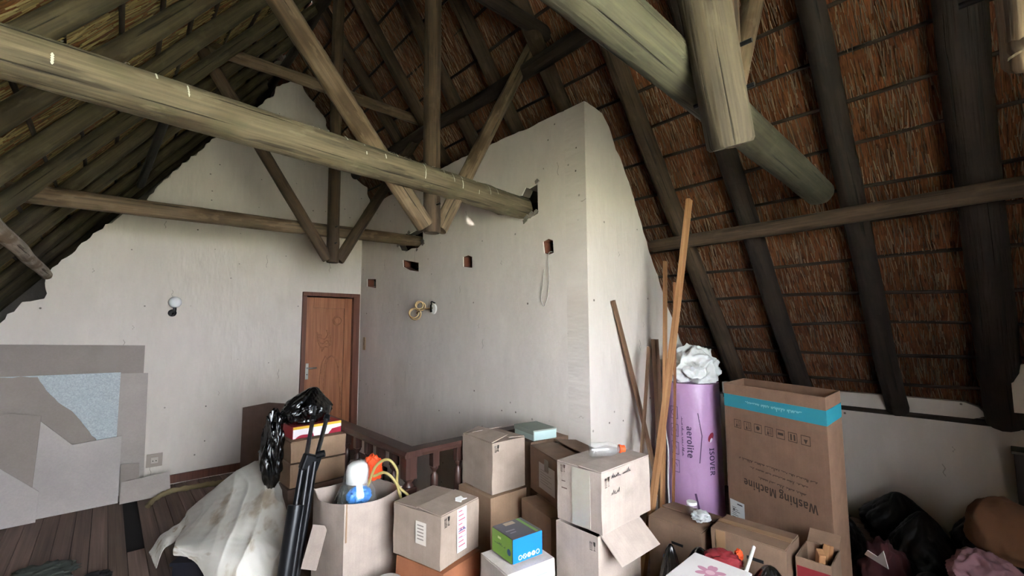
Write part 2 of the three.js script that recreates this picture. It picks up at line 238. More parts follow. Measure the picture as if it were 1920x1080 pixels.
function glassIcon(x, X, Y, s, col = '#2a2320') { x.fillStyle = x.strokeStyle = col; x.lineWidth = s * 0.06; // this-way-up arrows and a goblet
  for (const k of [0, 0.22]) { x.beginPath(); x.moveTo(X + s * (k + 0.08), Y + s * 0.9); x.lineTo(X + s * (k + 0.08), Y + s * 0.2); x.stroke(); x.beginPath(); x.moveTo(X + s * k, Y + s * 0.25); x.lineTo(X + s * (k + 0.08), Y); x.lineTo(X + s * (k + 0.16), Y + s * 0.25); x.fill(); }
  x.fillRect(X, Y + s * 0.95, s * 0.4, s * 0.06); x.beginPath(); x.moveTo(X + s * 0.52, Y); x.lineTo(X + s * 0.86, Y); x.quadraticCurveTo(X + s * 0.86, Y + s * 0.5, X + s * 0.69, Y + s * 0.5); x.quadraticCurveTo(X + s * 0.52, Y + s * 0.5, X + s * 0.52, Y); x.fill(); x.fillRect(X + s * 0.66, Y + s * 0.5, s * 0.06, s * 0.4); x.fillRect(X + s * 0.55, Y + s * 0.9, s * 0.28, s * 0.06); }

// ---------------------------------------------------------------- the setting
function structGroup(name) { const g = new THREE.Group(); g.name = numbered(name); g.userData.kind = 'structure'; scene.add(g); return g; }
const SA = 0.80218, CA = 0.59709, RX = 1.56, RY = 5.44, ZB = -5.93, XP = 2.558;
const rp = (side, s, z, d) => V(RX + side * (s * CA - d * SA), RY - s * SA - d * CA, z);
function thatchSide(side, reed, seed, tones) {
  const g = structGroup(side > 0 ? 'ceiling_right' : 'ceiling_left');
  const S = 6.3, Z0 = -8, Z1 = 1.7, ns = 90, nz = 140, grids = [];
  for (const outer of [false, true]) {
    const pos = [], uv = [], idx = [];
    for (let i = 0; i <= ns; i++) for (let j = 0; j <= nz; j++) { const s = S * i / ns, z = Z0 + (Z1 - Z0) * j / nz, p = rp(side, s, z, outer ? -0.28 : 0.012 * fb(s * 2.2, z * 2.2, seed, 3)); pos.push(p.x, p.y, p.z); uv.push(z, s); }
    for (let i = 0; i < ns; i++) for (let j = 0; j < nz; j++) { const a = i * (nz + 1) + j, b = a + nz + 1; (side > 0) !== outer ? idx.push(a, b, a + 1, a + 1, b, b + 1) : idx.push(a, a + 1, b, a + 1, b + 1, b); }
    const q = new THREE.BufferGeometry(); q.setAttribute('position', new THREE.Float32BufferAttribute(pos, 3)); q.setAttribute('uv', new THREE.Float32BufferAttribute(uv, 2)); q.setIndex(idx); q.computeVertexNormals(); grids.push(q);
  }
  part(g, 'thatch', merge(grids), reed);
  // loose reed stalks lying on the underside
  const r = rngOf(seed), pos = [], col = [], N = 30000;
  for (let k = 0; k < N; k++) {
    const s = 0.1 + r() * 5.9, z = -6.9 + r() * 7.8, L = 0.05 + r() * 0.13, sk = (r() - 0.5) * 0.3, w = 0.0016 + r() * 0.0018, d = 0.004 + r() * 0.01, d2 = d + (r() - 0.6) * 0.016, t = tones[Math.floor(r() * tones.length)], v = 0.7 + r() * 0.6;
    const e = [[-w, 0], [w, 0], [0, w * 1.6]], A = e.map(([a, b]) => rp(side, s, z + a, d + b)), B = e.map(([a, b]) => rp(side, s + L, z + sk * L + a, Math.max(0.002, d2) + b));
    for (const [i, j] of [[1, 2], [2, 0]]) for (const p of side > 0 ? [A[i], A[j], B[i], A[j], B[j], B[i]] : [A[i], B[i], A[j], A[j], B[i], B[j]]) { pos.push(p.x, p.y, p.z); col.push(t[0] * v, t[1] * v, t[2] * v); }
  }
  const q = new THREE.BufferGeometry(); q.setAttribute('position', new THREE.Float32BufferAttribute(pos, 3)); q.setAttribute('color', new THREE.Float32BufferAttribute(col, 3)); q.computeVertexNormals();
  part(g, 'reed_stalks', q, M.stalk).userData.kind = 'stuff';
  for (let k = 0; k < 21; k++) { const s = 0.12 + k * 0.288; part(g, 'lath', log(rp(side, s, -7.9, 0.022), rp(side, s + 0.03, 0.94, 0.024), 0.0145, 0.012, seed + k, { n: 8, step: 0.2, bend: 0.016, rough: 0.2 }), M.lath); }
  return g;
}
const roofR = thatchSide(1, M.reed, 41, [[0.20, 0.122, 0.076], [0.155, 0.092, 0.057], [0.23, 0.145, 0.092], [0.095, 0.056, 0.036]]);
const roofL = thatchSide(-1, M.reedLeft, 67, [[0.18, 0.125, 0.05], [0.14, 0.1, 0.04], [0.22, 0.16, 0.07], [0.08, 0.055, 0.025]]);
[-7.6, -7.0, -6.4, -5.55, -4.9, -4.28, -3.66, -3.05, -2.45, -1.84, -1.28, -0.63, -0.056, 0.52].forEach((z, i) => {
  part(roofR, 'rafter', log(rp(1, 0.02, z, 0.125), rp(1, 5.55, z + 0.02, 0.125), i === 12 ? 0.095 : 0.066, i === 12 ? 0.1 : 0.075, 100 + i, { n: 14, step: 0.16, bend: 0.014 }), i > 9 ? M.logDark : M.logBrown);
  part(roofL, 'rafter', log(rp(-1, 0.02, z, 0.125), rp(-1, 5.55, z - 0.03, 0.125), 0.05, 0.056, 200 + i, { n: 14, step: 0.16, bend: 0.014 }), M.rafterLeft);
});
// end of the roof space far behind the gable wall
struct('wall_far', (() => { const g = slab([[-2.2, -2.8], [5.4, -2.8], [5.4, 0.6], [RX, 5.55], [-2.2, 0.6]], 0.2); g.translate(0, 0, -8.2); return g; })(), M.cement);

// gable wall with its ragged edge under the thatch, and the door opening in it
const gableEdge = jag([[-0.709, 1.663], [-0.576, 1.822], [-0.447, 1.885], [-0.434, 2.124], [-0.346, 2.243], [-0.246, 2.383], [-0.087, 2.589], [0.082, 2.803], [0.21, 2.927], [0.344, 3.145], [0.516, 3.405], [0.561, 3.465], [0.747, 3.714], [0.918, 3.976], [1.129, 4.189], [1.239, 4.321], [1.283, 4.405], [1.369, 4.498], [1.384, 4.581], [1.503, 4.71], [1.558, 4.76], [1.687, 4.773], [1.792, 4.622], [1.876, 4.534], [1.968, 4.446], [2.03, 4.272], [2.229, 4.121], [2.417, 3.804], [2.451, 3.675], [2.593, 3.583], [2.66, 3.376]], 0.045, 0.03, 3);
const wallBack = struct('wall_back', (() => { const g = slab([[2.66, -2.8], [2.53, -2.8], [2.53, 2.06], [1.80, 2.06], [1.80, -2.8], [-1.95, -2.8], [-1.95, 0.4], ...gableEdge], 0.22); g.translate(0, 0, ZB - 0.22); return g; })(), M.plaster);
// partition: long side with the beam pockets and joist holes knocked through it
const ZY = (pts) => pts.map(([z, y]) => [-z, y]);
const pockets = { big: [[-2.80, 2.565], [-2.765, 2.60], [-2.775, 2.65], [-2.735, 2.665], [-2.75, 2.735], [-2.69, 2.725], [-2.645, 2.785], [-2.60, 2.765], [-2.50, 2.783], [-2.496, 2.531], [-2.56, 2.515], [-2.615, 2.532], [-2.66, 2.505], [-2.71, 2.545]], far: [[-4.87, 2.60], [-4.83, 2.665], [-4.705, 2.72], [-4.6, 2.70], [-4.305, 2.74], [-4.30, 2.551], [-4.41, 2.505], [-4.55, 2.52], [-4.66, 2.50], [-4.80, 2.53]],
  a: [[-5.74, 2.262], [-5.47, 2.24], [-5.46, 2.118], [-5.735, 2.16]], b: [[-4.755, 2.41], [-4.39, 2.335], [-4.384, 2.232], [-4.60, 2.27], [-4.745, 2.325]], c: [[-3.538, 2.298], [-3.46, 2.305], [-3.39, 2.28], [-3.388, 2.172], [-3.535, 2.198]], d: [[-2.446, 2.29], [-2.39, 2.305], [-2.336, 2.283], [-2.33, 2.183], [-2.38, 2.175], [-2.434, 2.194]] };
const side2world = (g, x) => { g.rotateY(Math.PI / 2); g.translate(x, 0, 0); return g; };
const wallSide = struct('wall_partition_side', side2world(slab([[2.2, -2.8], [5.93, -2.8], [5.93, 3.25], ...jag([[5.76, 3.25], [4.24, 3.302], [3.27, 3.312], [2.54, 3.29], [2.2, 3.292]], 0.06, -0.012, 9)], 0.1, Object.values(pockets).map(ZY)), XP), M.plaster);
for (const [k, pts] of Object.entries(pockets)) { // broken brick and mortar lining each hole
  const c = pts.reduce((s, p) => [s[0] + p[0] / pts.length, s[1] + p[1] / pts.length], [0, 0]), inn = pts.map(([z, y], i) => { const q = (k.length > 1 ? 0.965 : 0.9) + 0.05 * n3(i * 1.7, k.length, 3.3); return [c[0] + (z - c[0]) * q, c[1] + (y - c[1]) * q]; });
  part(wallSide, 'hole_lining', side2world(slab(ZY(pts.map(([z, y]) => [c[0] + (z - c[0]) * 1.004, c[1] + (y - c[1]) * 1.004])), 0.082, [ZY(inn)]), XP + 0.012), k.length > 1 ? M.mortar : M.brick);
}
// chipped plaster round the two beam pockets
for (const [pts, n] of [[pockets.big, 9], [pockets.far, 8]]) { const r = rngOf(n); for (let i = 0; i < n; i++) { const q = pts[Math.floor(r() * pts.length)], s = 0.02 + r() * 0.03, z = q[0] + (r() - 0.6) * 0.04, y = q[1] + (r() - 0.5) * 0.04; part(wallSide, 'mortar_crumb', side2world(slab([[-z - s, y], [-z - s * 0.2, y + s * 0.8], [-z + s * 0.7, y + s * 0.3], [-z + s * 0.4, y - s * 0.7]], 0.012), XP - 0.008), M.cement); } }
const frontEdge = jag([[2.542, 3.29], [2.639, 3.296], [2.773, 3.273], [2.854, 3.185], [2.956, 3.029], [3.013, 2.964], [3.077, 2.872], [3.193, 2.67], [3.303, 2.447], [3.371, 2.318], [3.48, 2.12], [3.577, 1.963], [3.719, 1.732], [3.833, 1.564], [3.941, 1.416], [4.5, 0.7], [4.9, 0.5]].map((p, i) => i ? p : [XP, 3.29]), 0.05, 0.016, 21);
struct('wall_partition_front', (() => { const g = slab([[4.9, -0.3], [XP, -0.3], ...frontEdge], 0.2); g.translate(0, 0, -2.2); return g; })(), M.plaster);
struct('ceiling_partition', plain(1.75, 0.03, 3.7, 3.535, 2.98, -4.06), M.board);
// low walls at the eaves, floor to thatch
const kneeR = structGroup('wall_right');
part(kneeR, 'wall_face', (() => { const g = plain(0.3, 3.7, 9.1, 4.93, -0.95, -3.6); return g; })(), M.plaster);
const fill = (z0, z1, y1) => { const g = slab([[-z1 + 0.06, 0.915], [-z1, 0.94], [-z1 - 0.0, y1 - 0.07], [-z1 + 0.03, y1 - 0.03], [-z1 + 0.1, y1], [-z0, y1], [-z0, 0.915]].map(([a, b]) => [a, b]), 0.12); return side2world(g, 4.755); };
part(kneeR, 'beam_filling', fill(-2.0, -0.13, 1.03), M.plaster);
part(kneeR, 'beam_filling', side2world(slab([[-0.93, 1.026], [-0.012, 1.026], [-0.012, 1.341], [-0.93, 1.341]], 0.12), 4.45), M.plaster);
part(kneeR, 'wall_plate', log([4.79, 0.885, -2], [4.79, 0.9, 0.94], 0.022, 0.026, 77, { n: 10 }), M.logDark);
struct('wall_left', plain(0.3, 3.7, 9.1, -1.98, -0.95, -3.6), M.plaster);
// gable behind the photographer, with the window that lights the loft
const WX0 = -0.38, WX1 = 1.42, WY0 = 0.9, WY1 = 2.4, ZR = 0.95;
struct('wall_rear', (() => { const g = slab([[-2.2, -2.8], [5.3, -2.8], [5.3, 0.72], [RX, 5.68], [-2.2, 0.72]], 0.34, [[[WX0, WY0], [WX0, WY1], [WX1, WY1], [WX1, WY0]]]); g.translate(0, 0, ZR); return g; })(), M.plaster);
const win = structGroup('window_1');
const wz = ZR + 0.27, wxm = (WX0 + WX1) / 2, wym = (WY0 + WY1) / 2;
for (const [w, h, x, y] of [[WX1 - WX0, 0.05, wxm, WY0 + 0.025], [WX1 - WX0, 0.05, wxm, WY1 - 0.025]]) part(win, 'window_frame', bx(w, h, 0.07, x, y, wz), M.whitePaint);
for (const x of [WX0 + 0.025, WX0 + (WX1 - WX0) / 3, WX0 + (WX1 - WX0) * 2 / 3, WX1 - 0.025]) part(win, 'window_mullion', bx(0.05, WY1 - WY0 - 0.1, 0.06, x, wym, wz), M.whitePaint);
for (let k = 0; k < 3; k++) part(win, 'pane', plain((WX1 - WX0) / 3 - 0.05, WY1 - WY0 - 0.1, 0.001, WX0 + (WX1 - WX0) * (k + 0.5) / 3, wym, wz), phys({ color: '#ffffff', roughness: 0, transmission: 1, thickness: 0, ior: 1.5 }));
part(win, 'window_sill', bx(WX1 - WX0 + 0.1, 0.03, 0.2, wxm, WY0 - 0.015, ZR - 0.02), M.whitePaint);
// lawn below, outside
struct('ground_lawn', (() => { const g = plain(70, 0.2, 60, 0, -3.0, 20); return g; })(), M.lawn);

// plank floor, boards running to the gable wall; one board is missing, the stair well is open
const floor = structGroup('floor');
part(floor, 'joist_deck', merge([plain(3.3, 0.04, 9.0, -0.23, -0.075, -3.6), plain(3.4, 0.04, 3.5, 3.1, -0.075, -0.8), plain(2.3, 0.04, 3.6, 3.75, -0.075, -4.2), plain(1.2, 0.04, 0.9, 1.95, -0.075, -5.48)]), flat('#1b1513', 1));
{ const r = rngOf(99), w = 0.101, cache = new Map();
  const board = (x, z0, z1) => { const L = Math.round((z1 - z0) * 100) / 100, key = L + '_' + Math.floor(r() * 3); if (!cache.has(key)) { const g = boxUV(new RoundedBoxGeometry(w - 0.004, 0.022, L, 1, 0.002)), p = g.attributes.position, uv = g.attributes.uv, o = r() * 5; for (let i = 0; i < p.count; i++) uv.setXY(i, p.getX(i) + o, p.getZ(i) + o * 3); cache.set(key, g); } const m = part(floor, 'plank', cache.get(key), M.plank[Math.floor(r() * 4)]); m.position.set(x, -0.013 + (r() - 0.5) * 0.003, (z0 + z1) / 2); };
  for (let i = 0; i < 65; i++) { const x = -1.78 + i * w; const cut = -2.2 - Math.floor(r() * 4) * 0.6;
    if (x > 1.5 && x < 2.52) { board(x, -2.54, 0.94); board(x, -5.9, -5.05); continue; }
    if (Math.abs(x - 0.255) < 0.05) { board(x, -4.35, -1.0); continue; }
    if (x > 2.5) { board(x, -2.0, 0.94); continue; }
    board(x, -5.9, cut); board(x, cut, 0.94); } }
// stair flight down the open well
const stairs = structGroup('floor_stairs');
for (let k = 0; k < 11; k++) part(stairs, 'tread', bx(1.0, 0.04, 0.26, 2.02, -0.2 - k * 0.19, -4.95 + k * 0.23), M.rail);
struct('wall_stairwell', merge([plain(0.08, 2.7, 2.6, 1.42, -1.45, -3.8), plain(1.1, 2.7, 0.08, 2.0, -1.45, -2.5), plain(1.3, 0.1, 3.4, 2.0, -2.8, -4.2)]), M.plaster);
struct('baseboard_back', bx(1.25, 0.085, 0.02, 1.16, 0.045, ZB + 0.012), M.doorDark);

// door in the gable wall
const door = structGroup('door_1');
part(door, 'jamb', bx(0.05, 2.03, 0.09, 1.822, 1.015, ZB - 0.01), M.doorDark); part(door, 'jamb', bx(0.085, 2.03, 0.11, 2.487, 1.015, ZB - 0.005), M.doorDark);
part(door, 'door_head', bx(0.735, 0.05, 0.1, 2.165, 2.038, ZB - 0.008), M.doorDark);
{ const leaf = part(door, 'door_leaf', plain(0.60, 2.0, 0.02, 2.145, 1.0, ZB - 0.04), M.door);
  for (const x of [1.895, 2.395]) part(leaf, 'stile', bx(0.10, 2.0, 0.03, x, 1.0, ZB - 0.024, 0.006), M.door);
  for (const [y, h] of [[1.93, 0.14], [0.1, 0.2]]) part(leaf, 'door_rail', bx(0.40, h, 0.03, 2.145, y, ZB - 0.024, 0.006), M.door);
  const tor = (r, t, x, y) => { const g = new THREE.TorusGeometry(r, t, 8, 28); g.translate(x, y, ZB - 0.028); return g; };
  const cz = ZB - 0.027, cr = (pts, r = 0.007) => tube(pts.map(([x, y]) => V(x, y, cz)), r * 1.5, 30, 6);
  const disc = new THREE.SphereGeometry(0.045, 18, 10); disc.scale(1, 1, 0.25); disc.translate(2.26, 1.70, cz);
  part(leaf, 'carved_sun', merge([tor(0.055, 0.009, 2.26, 1.70), disc]), M.door);
  part(leaf, 'carved_branch', merge([cr([[2.0, 1.55], [2.04, 1.48], [2.10, 1.46], [2.14, 1.52], [2.12, 1.58]]), cr([[2.03, 1.42], [2.08, 1.40], [2.13, 1.44], [2.17, 1.40]]), cr([[2.07, 1.30], [2.10, 1.36], [2.16, 1.36], [2.18, 1.48], [2.15, 1.55]]), cr([[2.01, 1.5], [2.03, 1.4], [2.08, 1.32]]), tor(0.022, 0.006, 2.04, 1.5), tor(0.025, 0.006, 2.12, 1.42), tor(0.02, 0.006, 2.16, 1.5)]), M.door);
  part(leaf, 'carved_arch', merge([cr([[2.11, 0.3], [2.10, 0.7], [2.11, 1.05], [2.15, 1.22], [2.21, 1.24], [2.27, 1.15], [2.31, 0.9], [2.33, 0.6], [2.33, 0.3]], 0.008), cr([[2.06, 0.4], [2.05, 0.9], [2.08, 1.15], [2.12, 1.24]], 0.006)]), M.door);
  const hp = part(door, 'handle_plate', (() => { const g = new RoundedBoxGeometry(0.036, 0.20, 0.008, 2, 0.004); g.translate(1.885, 1.06, ZB - 0.004); return g; })(), M.steel);
  part(hp, 'lever', merge([cyl([1.885, 1.10, ZB], [1.885, 1.10, ZB + 0.045], 0.01), cyl([1.88, 1.10, ZB + 0.045], [1.985, 1.10, ZB + 0.045], 0.009)]), M.steel);
  part(hp, 'keyhole', cyl([1.885, 1.02, ZB - 0.002], [1.885, 1.02, ZB + 0.004], 0.007), M.blackMetal); }

// ---------------------------------------------------------------- roof timbers
function drips(parent, A, B, r, list) { // whitewash runs that follow the curve of the beam
  const d = V(...B).sub(V(...A)), L = d.length(); d.normalize(); const s1 = V(0, 1, 0).cross(d).normalize(), s2 = d.clone().cross(s1);
  for (const [t, a0, a1, w] of list) { const pos = [], idx = [], n = 10; for (let i = 0; i <= n; i++) { const th = a0 + (a1 - a0) * i / n, ww = w * (0.5 + 0.5 * Math.sin(i * 1.7 + t * 30) ** 2) * (i === 0 || i === n ? 0.3 : 1); for (const e of [-1, 1]) { const p = V(...A).addScaledVector(d, t * L + e * ww / 2).addScaledVector(s1, Math.cos(th) * r).addScaledVector(s2, Math.sin(th) * r); pos.push(p.x, p.y, p.z); } if (i) { const b = i * 2; idx.push(b - 2, b - 1, b, b - 1, b + 1, b); } } const g = new THREE.BufferGeometry(); g.setAttribute('position', new THREE.Float32BufferAttribute(pos, 3)); g.setAttribute('uv', new THREE.Float32BufferAttribute(new Float32Array(pos.length / 3 * 2), 2)); g.setIndex(idx); g.computeVertexNormals(); wpart(parent, 'whitewash_drip', g, M.drip); }
}
function truss(label, z, o) {
  const t = thing('roof_truss', label, 'roof truss', [1.577, 2.24, z], 0, 'pole trusses under the thatch');
  const w = (n, a, b, r0, r1, sd, m, q) => wpart(t, n, log(a, b, r0, r1, sd, q), m);
  if (o.tie) w('tie_beam', o.tie[0], o.tie[1], o.tie[2], o.tie[3], o.seed, o.tieMat, { n: 24, step: 0.06 });
  const king = w('king_post', [1.577, 2.235, z], [1.56, 5.25, z], o.kr, o.kr, o.seed + 1, o.kingMat);
  for (const [a, b, r0, r1, m] of o.struts) w('strut', a, b, r0, r1, o.seed + 2 + a[0], m);
  if (o.collar) w('collar_beam', o.collar[0], o.collar[1], o.collar[2], o.collar[2], o.seed + 5, o.collarMat);
  for (const y of [2.42, 2.58]) wpart(king, 'bolt', cyl([1.58, y, z - 0.12], [1.58, y, z + 0.09], 0.008), M.blackMetal);
  return t;
}
truss('far pole truss nearest the gable wall, tie beam ending in a ragged wall pocket', -4.34, { seed: 301, kr: 0.057, kingMat: M.logBrown, tieMat: M.logTan, collarMat: M.logTan, tie: [[-0.95, 2.52, -4.44], [2.72, 2.60, -4.50], 0.068, 0.06], collar: [[0.36, 4.03, -4.45], [2.62, 4.03, -4.45], 0.055],
  struts: [[[1.535, 2.26, -4.34], [0.40, 4.0, -4.34], 0.052, 0.05, M.logBrown], [[1.635, 2.26, -4.34], [2.6, 3.95, -4.34], 0.052, 0.05, M.logBrown]] });
const T2A = [-0.62, 2.462, -2.005], T2B = [2.60, 2.62, -2.70];
const nearTruss = truss('middle pole truss with thick pale paint-splashed tie beam crossing the room', -2.54, { seed: 331, kr: 0.058, kingMat: M.logBrown, tieMat: M.logPale, collarMat: M.logDark, tie: [T2A, T2B, 0.088, 0.09], collar: [[0.5, 4.06, -2.42], [2.62, 4.06, -2.42], 0.06],
  struts: [[[1.52, 2.27, -2.53], [0.36, 3.67, -2.53], 0.062, 0.066, M.logTan], [[1.64, 2.27, -2.55], [2.56, 4.0, -2.55], 0.056, 0.05, M.logTan]] });
{ const r = rngOf(7), l = []; for (let k = 0; k < 34; k++) l.push([0.12 + r() * 0.8, -0.4 + r() * 1.6, 0, 0.004 + r() * 0.006]); for (const q of l) q[2] = q[1] + 0.15 + r() * 0.9; drips(nearTruss.children.find((c) => c.name === 'tie_beam'), T2A, T2B, 0.095, l.map(([t, a, b, w]) => [t, Math.PI - a, Math.PI - b, w])); }
truss('nearest pole truss overhead with a mossy green cracked tie beam', -0.6, { seed: 361, kr: 0.05, kingMat: M.logBrown, tieMat: M.logGreen, tie: [[-0.5, 2.66, -0.77], [3.42, 2.47, -0.75], 0.088, 0.085],
  struts: [[[1.60, 2.235, -0.60], [1.06, 3.75, -0.60], 0.078, 0.084, M.logWorn], [[1.66, 2.36, -0.64], [2.56, 4.0, -0.64], 0.045, 0.045, M.logTan]] });
truss('hanging king post with cut foot at the top right corner', 0.10, { seed: 391, kr: 0.06, kingMat: M.logTan, struts: [[[1.62, 2.23, 0.1], [0.45, 3.6, 0.1], 0.06, 0.06, M.logTan]] });
const pole = (name, label, cat, a, b, r0, r1, sd, m, grp) => { const g = log(a, b, r0, r1, sd); g.translate(-a[0], -a[1], -a[2]); return single(name, label, cat, g, m, a, 0, grp); };
pole('purlin', 'long grey purlin pole running low along the right thatch slope', 'purlin', [3.485, 2.30, -2.02], [3.47, 2.32, 0.94], 0.05, 0.058, 401, M.logBrown, 'purlin poles');
pole('purlin', 'dark upper purlin above the partition wall under the right thatch', 'purlin', [2.43, 3.73, -7.0], [2.44, 3.71, -1.45], 0.06, 0.062, 402, M.logDark, 'purlin poles');
pole('purlin', 'whitish purlin pole low on the left thatch meeting the gable wall', 'purlin', [-0.46, 2.11, -5.93], [-0.45, 2.12, 0.93], 0.042, 0.042, 403, M.logGrey, 'purlin poles');
part(roofR, 'ridge_pole', log([RX, 5.14, -7.9], [RX, 5.14, 0.94], 0.05, 0.05, 404), M.logDark);
part(roofL, 'brace', log([0.28, 3.42, -4.15], [0.15, 2.95, -5.4], 0.035, 0.03, 405), M.logBlack);

// ---------------------------------------------------------------- cartons
// corner: floor-plan point of the carton's near left corner [x, z]; w runs right, d runs back, before turning
function place(name, label, cat, corner, y, w, d, yaw, group) { const c = V(w / 2, 0, -d / 2).applyAxisAngle(V(0, 1, 0), yaw); return thing(name, label, cat, [corner[0] + c.x, y, corner[1] + c.z], yaw, group); }
function bulged(w, h, d, amp, seed) { const g = new THREE.BoxGeometry(w, h, d, 8, 8, 8), p = g.attributes.position; for (let i = 0; i < p.count; i++) { const x = p.getX(i), y = p.getY(i), z = p.getZ(i); p.setXYZ(i, x + amp * n3(x * 7 + seed, y * 7, z * 7), y + amp * n3(x * 7, y * 7 + seed, z * 7) * 0.6, z + amp * n3(x * 7, y * 7, z * 7 + seed)); } g.computeVertexNormals(); return boxUV(g); }
let boxSeed = 1;
function carton(label, corner, y, w, h, d, yaw, mat, o = {}) {
  const g = place(o.name ?? 'cardboard_box', label, 'box', corner, y, w, d, yaw, o.group), t = 0.005, sd = boxSeed++; g.userData.dim = undefined; delete g.userData.dim;
  if (o.open) {
    part(g, 'body', merge([[w, h, t, 0, h / 2, d / 2 - t / 2], [w, h, t, 0, h / 2, -d / 2 + t / 2], [t, h, d - 2 * t, -w / 2 + t / 2, h / 2, 0], [t, h, d - 2 * t, w / 2 - t / 2, h / 2, 0], [w, t, d, 0, t / 2, 0]].map((q) => plain(...q))), mat);
  } else {
    part(g, 'body', (() => { const b = bulged(w, h - 0.008, d, o.bulge ?? 0.006, sd); b.translate(0, (h - 0.008) / 2, 0); return b; })(), mat);
    const lift = o.lift ?? [0.02, 0.03];
    if (o.flaps !== false) for (const s of [-1, 1]) { const along = o.seam === 'z'; const len = (along ? w : d) / 2 - 0.002, wd = along ? d : w; // two lid flaps meeting at a seam
      const f = plain(along ? len : wd - 0.004, t, along ? wd - 0.004 : len, along ? -s * len / 2 : 0, 0, along ? 0 : -s * len / 2), m = part(g, 'flap', f, mat), a = lift[(s + 1) / 2]; m.position.set(along ? s * w / 2 : 0, h - 0.004, along ? 0 : s * d / 2); m.rotation[along ? 'z' : 'x'] = along ? -s * a : s * a; }
    if (o.tape) { const along = o.seam === 'z'; part(g, 'tape', plain(along ? 0.05 : w + 0.002, 0.002, along ? d + 0.002 : 0.05, 0, h + 0.004, 0), M.tapeBrown); }
  }
  return g;
}
const iconFront = (g, w, h, d, s = 0.055, x0 = 0.02, y0 = 0.02, col) => print(g, 'print', s, s * 1.1, 1400, (x, W, H) => glassIcon(x, 2, 2, H * 0.92, col), [-w / 2 + x0 + s / 2, h - y0 - s * 0.55, d / 2 + 0.006]);
// upper stack on the left of the pile
carton('brown carton standing on the floor below the grey-beige half-open box', [1.74, -2.115], 0, 0.29, 0.594, 0.335, -0.02, M.kraftTan, { flaps: false });
{ const w = 0.262, h = 0.31, d = 0.32, g = carton('grey-beige carton with bulging half-open flaps beside the banister rail', [1.765, -2.13], 0.596, w, h, d, -0.04, M.kraftGrey, { lift: [0.24, 0.10], seam: 'z' }); iconFront(g, w, h, d, 0.04, 0.012, 0.02);
  part(g, 'flap', (() => { const f = plain(w - 0.02, 0.004, 0.10, 0, 0, 0.05); f.rotateX(-0.25); f.translate(0, h - 0.004, -d / 2); return f; })(), M.kraftGrey); }
// front left pair
carton('orange-brown carton under the box with the shipping label', [1.285, -1.925], 0, 0.29, 0.405, 0.34, 0.24, M.kraftOrange, { flaps: false });
{ const w = 0.30, h = 0.262, d = 0.34, g = carton('beige carton with red-printed shipping sticker and dusty crossed lid', [1.272, -1.935], 0.41, w, h, d, 0.24, M.kraftGrey, { lift: [0.03, 0.06] }); iconFront(g, w, h, d, 0.046, 0.02, 0.018);
  print(g, 'sticker', 0.075, 0.215, 900, (x, W, H) => { x.fillStyle = '#ece6f0'; x.fillRect(0, 0, W, H); x.fillStyle = '#b8707e'; for (let k = 0; k < 9; k++) x.fillRect(W * 0.15, H * (0.05 + k * 0.1), W * (0.4 + 0.3 * ((k * 7) % 3) / 2), H * 0.035); x.strokeStyle = '#a08bb0'; x.lineWidth = 3; x.strokeRect(4, H * 0.32, W - 8, H * 0.36); x.strokeStyle = '#6d5a80'; strokes(x, W * 0.12, H * 0.53, W * 0.74, W * 0.26, 3, 4); }, [0.005, 0.145, d / 2 + 0.006], [0, 0, 0], { solid: true });
  print(g, 'label', 0.075, 0.11, 700, (x, W, H) => { x.fillStyle = '#ddd3cb'; x.fillRect(0, 0, W, H); x.fillStyle = '#8a7d76'; for (let k = 0; k < 5; k++) x.fillRect(W * 0.15, H * (0.15 + k * 0.15), W * 0.6, H * 0.05); }, [-w / 2 - 0.006, 0.15, 0.04], [0, -Math.PI / 2, 0], { solid: true });
  part(g, 'torn_paper', (() => { const s = slab([[-0.035, 0], [-0.01, 0.022], [0.03, 0.016], [0.022, -0.008], [0.036, -0.022], [0, -0.018], [-0.02, -0.03]], 0.003); s.rotateX(-Math.PI / 2 + 0.15); s.translate(0.05, h + 0.008, 0.12); return s; })(), M.white); }
